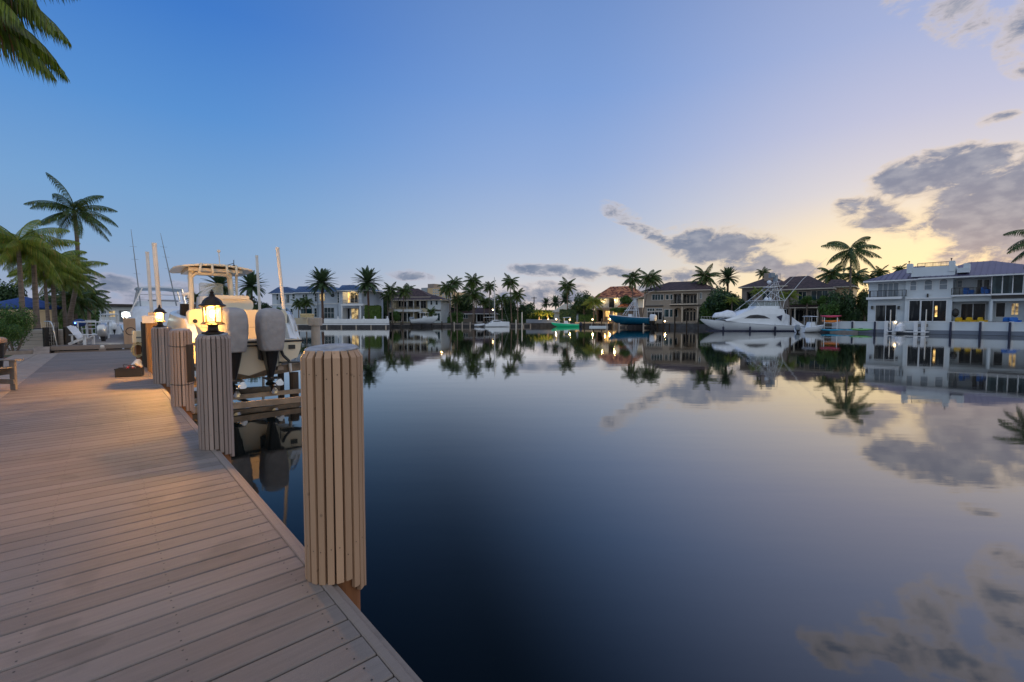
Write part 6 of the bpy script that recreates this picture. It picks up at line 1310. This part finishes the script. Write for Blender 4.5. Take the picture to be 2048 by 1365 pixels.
# lift by the white villa: posts, beam, tall poles
q = Vector((GX(1811, 58.6), 58.6, 0)); zr_ = math.atan2(hw.d.y, hw.d.x); r = empty('jet_ski_lift', q, zr_, 'white piled jet ski lift in front of the white villa', 'boat lift')
hl2 = House('x', (1770, 60.0), (1860, 57.0)); bpy.data.objects.remove(hl2.root)
def lx(px): return hl2.F(px, 650)[0] - hl2.F(1811, 650)[0]
for px_ in (1771.5, 1788, 1832, 1847): x = lx(px_); mb = MB(); mb.bbox(x - .2, x + .2, -.2, .2, -1, 1.65, .03); mb.build('pile', 'trim_white', r); mb = MB(); mb.box(x + .22, x + .42, -.15, .15, .9, 1.3); mb.build('winch', 'grey_plastic', r)
mb = MB(); mb.box(lx(1773), lx(1858), -.32, -.21, .22, .34); mb.box(lx(1773), lx(1858), .3, .4, .22, .34); mb.build('cross_beam', 'trim_white', r)
for px_ in (1780, 1852.5): x = lx(px_); mb = MB(); mb.tube([(x, -.2, .5), (x, -.2, P(1800, 620, 60).z)], .06, 8); mb.build('guide_pole', 'pvc', r)
mb = MB(); mb.loft([rbox(lx(1800), .1, .35, .45, 1.1, 12, .5), rbox(lx(1800), .1, 1.0, .38, .9, 12, .6), rbox(lx(1800), .3, 1.45, .12, .3, 12, .6)]); js = empty('jet_ski', q + Vector((0, 0, 0)), zr_, 'white covered jet ski on the lift', 'jet ski'); mb.build('cover', 'white_cover', js)
o = mb = MB(); mb.sphere((lx(1791.5), -.3, 1.5), .12, 8, 6); mb.build('small_lamp', 'lamp_glow', r)
tree(1820, 644, 657, 22, 61.5, 'bush1', 'small green plant on the dock between the lift piles', 'shrub', 'far bank shrubs', 'shrub', .3, trunk=False)

# ------------------------------------------------------------ far vegetation
GD, GC = 'date palms along the far bank', 'coconut palms along the far bank'
palm(440, 572, 31, 113, 'date0', 'date palm seen through the hardtop of the near boat', 0, group=GD, tw=.3)
palm(503, 572, 30, 113, 'date1', 'date palm between the two guide poles', 0, group=GD, tw=.3)
palm(643.5, 566, 31, 103.2, 'date0', 'tall date palm in front of the blue and white house', .1, group=GD, tw=.3)
palm(735, 565, 30, 102.5, 'date1', 'date palm at the right end of the blue and white house', .3, group=GD, tw=.28)
palm(1456, 556, 22, 102, 'date0', 'date palm behind the roof of the beige villa', 0, group=GD, tw=.3)
palm(1111, 606, 15, 130, 'date1', 'small date palm left of the white pavilion roof', 0, group=GD, tw=.2)
palm(1131, 600, 17, 131, 'date0', 'date palm directly above the white pavilion roof', 0, group=GD, tw=.2)
palm(1092, 607, 12, 135, 'date1', 'tiny distant date palm by the utility pole', 0, group=GD, tw=.2)
cc = [(391, 596, 16, 118, 0, 'small coconut palm left of the near boat hardtop leg', 0), (597, 607, 14, 106, 1, 'short bushy palm before the left wing of the blue house', 0), (612, 605, 14, 105.5, 2, 'short bushy palm beside its twin before the blue house', 0),
      (782, 580, 17, 105, 0, 'thin palm before the left end of the cream house', .3), (808, 583, 17, 105.5, 1, 'thin palm before the balcony of the cream house', -.4), (862, 624, 12, 107, 2, 'low young palm before the white wing of the cream house', 0), (775, 592, 14, 110, 3, 'leafy palm between the date palm and the cream house', 0), (820, 578, 12, 128, 2, 'palm top peeking over the cream house roof', 0),
      (895, 576, 19, 108, 3, 'coconut palm right of the cream house corner lamp', .9), (909, 566, 17, 118, 0, 'taller coconut palm before the tan tower', 0), (947, 563, 20, 117, 1, 'tall coconut palm left of the catamaran', .3), (946, 588, 25, 110, 2, 'big low coconut palm left of the catamaran', 0), (979, 573, 15, 118, 3, 'coconut palm just left of the mast', 0),
      (1020, 564, 18, 114, 0, 'tallest coconut palm right of the mast', .4), (1034, 590, 18, 111, 1, 'drooping coconut palm right of the mast', .2), (914, 598, 13, 110, 2, 'small thin palm beside the low brown roofed house', 0), (1004, 598, 15, 112, 3, 'dark palm directly right of the mast', 0), (968, 603, 15, 112.5, 0, 'dark palm directly left of the mast', 0),
      (1135, 572, 19, 118, 1, 'coconut palm above the white pavilion', 0), (1265, 557, 21, 110, 2, 'coconut palm before the red tiled roof', .3), (1300, 557, 25, 99, 3, 'large coconut palm between the red and beige villas', -1.8),
      (1411, 553, 25, 99, 0, 'coconut palm at the right end of the beige villa roof', 0), (1526, 546, 13, 96, 1, 'palm top behind the yacht tower', 0), (1662, 549, 26, 88, 2, 'coconut palm left of the tallest one on the right', 0), (1708, 553, 26, 84, 3, 'coconut palm right behind the tallest one on the right', 0),
      (1761, 545, 15, 84, 0, 'small palm behind the left tip of the white villa roof', 0), (1800, 540, 13, 82, 1, 'faint palm behind the white villa chimney', 0), (1742, 556, 16, 86, 2, 'low palm behind the gap left of the white villa', 0)]
for px_, py_, rp, Y, k, lb, ln in cc: palm(px_, py_ , rp * 1.12, Y, 'coco%d' % k, lb, ln, group=GC, tw=.15)
palm(1702, 500, 50, 74, 'airy1', 'tallest coconut palm on the far bank, standing against the sunset', .25, group=GC, tw=.17)
palm(2098, 478, 66, 46, 'airy0', 'coconut palm cut off by the right edge of the picture', 0, group=GC, tw=.17)
GR = 'bright leaved palms along the far bank'
for px_, py_, rp, Y, k, lb in ((1188, 603, 24, 108, 0, 'bright drooping palm left of the red roofed villa'), (1464, 600, 15, 80, 1, 'bright palm behind the yacht bow'), (1515, 583, 15, 79, 0, 'bright palm behind the left legs of the yacht tower'), (1578, 590, 20, 77, 1, 'bright drooping palm right of the yacht tower'), (1078, 624, 13, 113.5, 0, 'small uplit palm, left of the pair'), (1096, 626, 13, 113, 1, 'small uplit palm, right of the pair')):
    palm(px_, py_, rp, Y, 'royal%d' % k, lb, 0, group=GR, tw=.12)
for args in ((475, 590, 645, 120, 118, 'mango0', 'broad dark tree behind the near boat console'), (528, 600, 645, 46, 114, 'mango1', 'dark tree at the left end of the blue house'), (400, 605, 645, 60, 125, 'mango1', 'dark tree left of the near boat hardtop'),
             (553, 612, 646, 26, 106, 'bush0', 'round bush at the corner of the blue house'), (766, 585, 640, 34, 116, 'mango0', 'dark tree between the blue and cream houses'), (790, 622, 646, 24, 107, 'bush1', 'round bush before the cream house'), (912, 622, 644, 30, 112, 'bush0', 'dark bush before the low brown roofed house'),
             (880, 600, 645, 26, 122, 'mango1', 'tree behind the corner lamp of the cream house'), (925, 590, 640, 60, 125, 'mango0', 'wide tree behind the palms left of the catamaran'), (985, 590, 640, 50, 126, 'mango1', 'wide dark tree behind the mast'), (1020, 592, 645, 46, 117, 'mango0', 'dark tree right of the mast'), (1052, 600, 647, 48, 116, 'mango1', 'dense dark tree left of the utility pole'),
             (1075, 618, 647, 40, 120, 'bush2', 'green bushes behind the uplit palms'), (1168, 583, 640, 52, 114, 'mango0', 'large dark tree left of the red roofed villa'), (1150, 600, 640, 30, 119, 'mango1', 'dark tree behind the green boat'), (1256, 590, 612, 34, 110, 'bush2', 'round green tree before the upper wall of the red roofed villa'), (1243, 614, 628, 46, 106, 'bush0', 'low spreading green tree above the blue boat bow'),
             (1448, 574, 640, 88, 83, 'mango0', 'big dense green tree between the beige and taupe villas'), (1425, 590, 645, 50, 85, 'bush1', 'green tree at the right end of the beige villa'), (1478, 590, 645, 44, 82, 'mango1', 'dark green tree behind the yacht bow rail'), (1680, 572, 650, 66, 71, 'mango1', 'big dark green tree right of the taupe villa'), (1655, 600, 648, 40, 70, 'bush0', 'green tree behind the kayak rack'), (1698, 615, 650, 44, 69.5, 'mango0', 'dark shrubbery before the gap beside the white villa'),
             (1728, 570, 645, 34, 78, 'mango1', 'dark tree in the gap left of the white villa'), (1640, 590, 612, 26, 76, 'bush2', 'small tree before the window of the taupe villa'), (1612, 592, 612, 24, 76, 'bush1', 'small tree before the left window of the taupe villa'), (700, 592, 640, 40, 130, 'mango1', 'tree behind the blue house')):
    px_, t_, b_, w_, Y, k, lb = args; tree(px_, t_, b_, w_, Y, k, lb, group='trees along the far bank')
hedge(729, 760, 102.2, P(745, 612, 102).z, .8, 'leaf_hedge', 'clipped bright green hedge at the right end of the blue house', 1.6, 1800, .3)
hedge(1120, 1152, 113.5, P(1135, 620, 113.5).z, .8, 'leaf_mango', 'tall dark clipped hedge before the white pavilion', 1.2, 1800, .3)
hedge(880, 1200, 132, 4.2, .8, 'leaf_mango', 'long dark hedge far behind the low house and pavilion', 2., 6000, .6)
hedge(380, 560, 122, 4.0, .8, 'leaf_mango', 'dark hedge behind the left end of the blue house', 2., 4000, .6)
hedge(1400, 1760, 92, 4.2, .8, 'leaf_mango', 'dark hedge in the gaps behind the villas on the right', 2., 6000, .6, Y1=80)
hedge(1158, 1192, 113, 2.8, .8, 'leaf_bush', 'leafy hedge left of the red roofed villa door', 1., 1200, .35)
hedge(1000, 1052, 115, 3.2, .8, 'leaf_mango', 'dark undergrowth hedge right of the mast', 1.2, 2600, .4)
hedge(895, 925, 111, 2.2, .8, 'leaf_bush', 'low hedge before the low brown roofed house', 1., 700, .3)
# garden wall right of the boat, utility pole, distant fence line
r, L = run('garden_wall', 'low grey garden wall behind the green boat', 'wall', (1052, 110.8), (1120, 110.3), [('panel', 'wall_bluegrey', lambda mb, L: mb.box(0, L, -.1, .1, LZ, LZ + .9))])
o = empty('utility_pole', (GX(1068, 150), 150, LZ), 0, 'distant utility pole with crossarm left of the sunset clouds', 'utility pole'); zt_ = P(1068, 594, 150).z - LZ
mb = MB(); mb.tube([(0, 0, 0), (0, 0, zt_)], .16, 6); mb.build('pole', 'dark_pile', o); mb = MB(); mb.box(-.9, .9, -.06, .06, zt_ - .5, zt_ - .3); mb.build('crossarm', 'dark_pile', o)
# far white building on the left bank and small craft
h = House('long white flat roofed building far along the left bank', (196, 120), (292, 128), name='flat_roofed_building', cat='building')
h.wall((196, 614, 290, 650), 'wall_white', 0, back=14, zb=LZ, porches=((238, 622, 286, 645),), d=3); h.box((192, 608.5, 296, 613.5), -1.5, 14, 'dark_pile', 'roof'); h.win((202, 622, 212, 634), 3, 1, 0); h.win((218, 622, 230, 634), 3, 1, 0, 'dim_window'); h.win((245, 626, 280, 642), 6, 1, 2.5, 'dark_glass')
lk = empty('left_bank_ground', (0, 0, 0)); bpy.data.objects.remove(lk)
mb = MB(); mb.box(-40, -2.42, S2 + 16.1, 170, -2.5, .1); tag(mb.build('left_bank', 'lawn', loc=E0, rz=PHI), kind='structure')
for px_, Y, lb in ((214, 70, 'small white boat moored beyond the raised dock, left one'), (228, 58, 'small white boat moored beyond the raised dock, right one')):
    a = Vector((GX(px_, Y), Y, 0)); console_boat(a, PHI + .1, 6.5, .1, lb, 'gelcoat', fs=.9, cm='white_paint', motors=1)
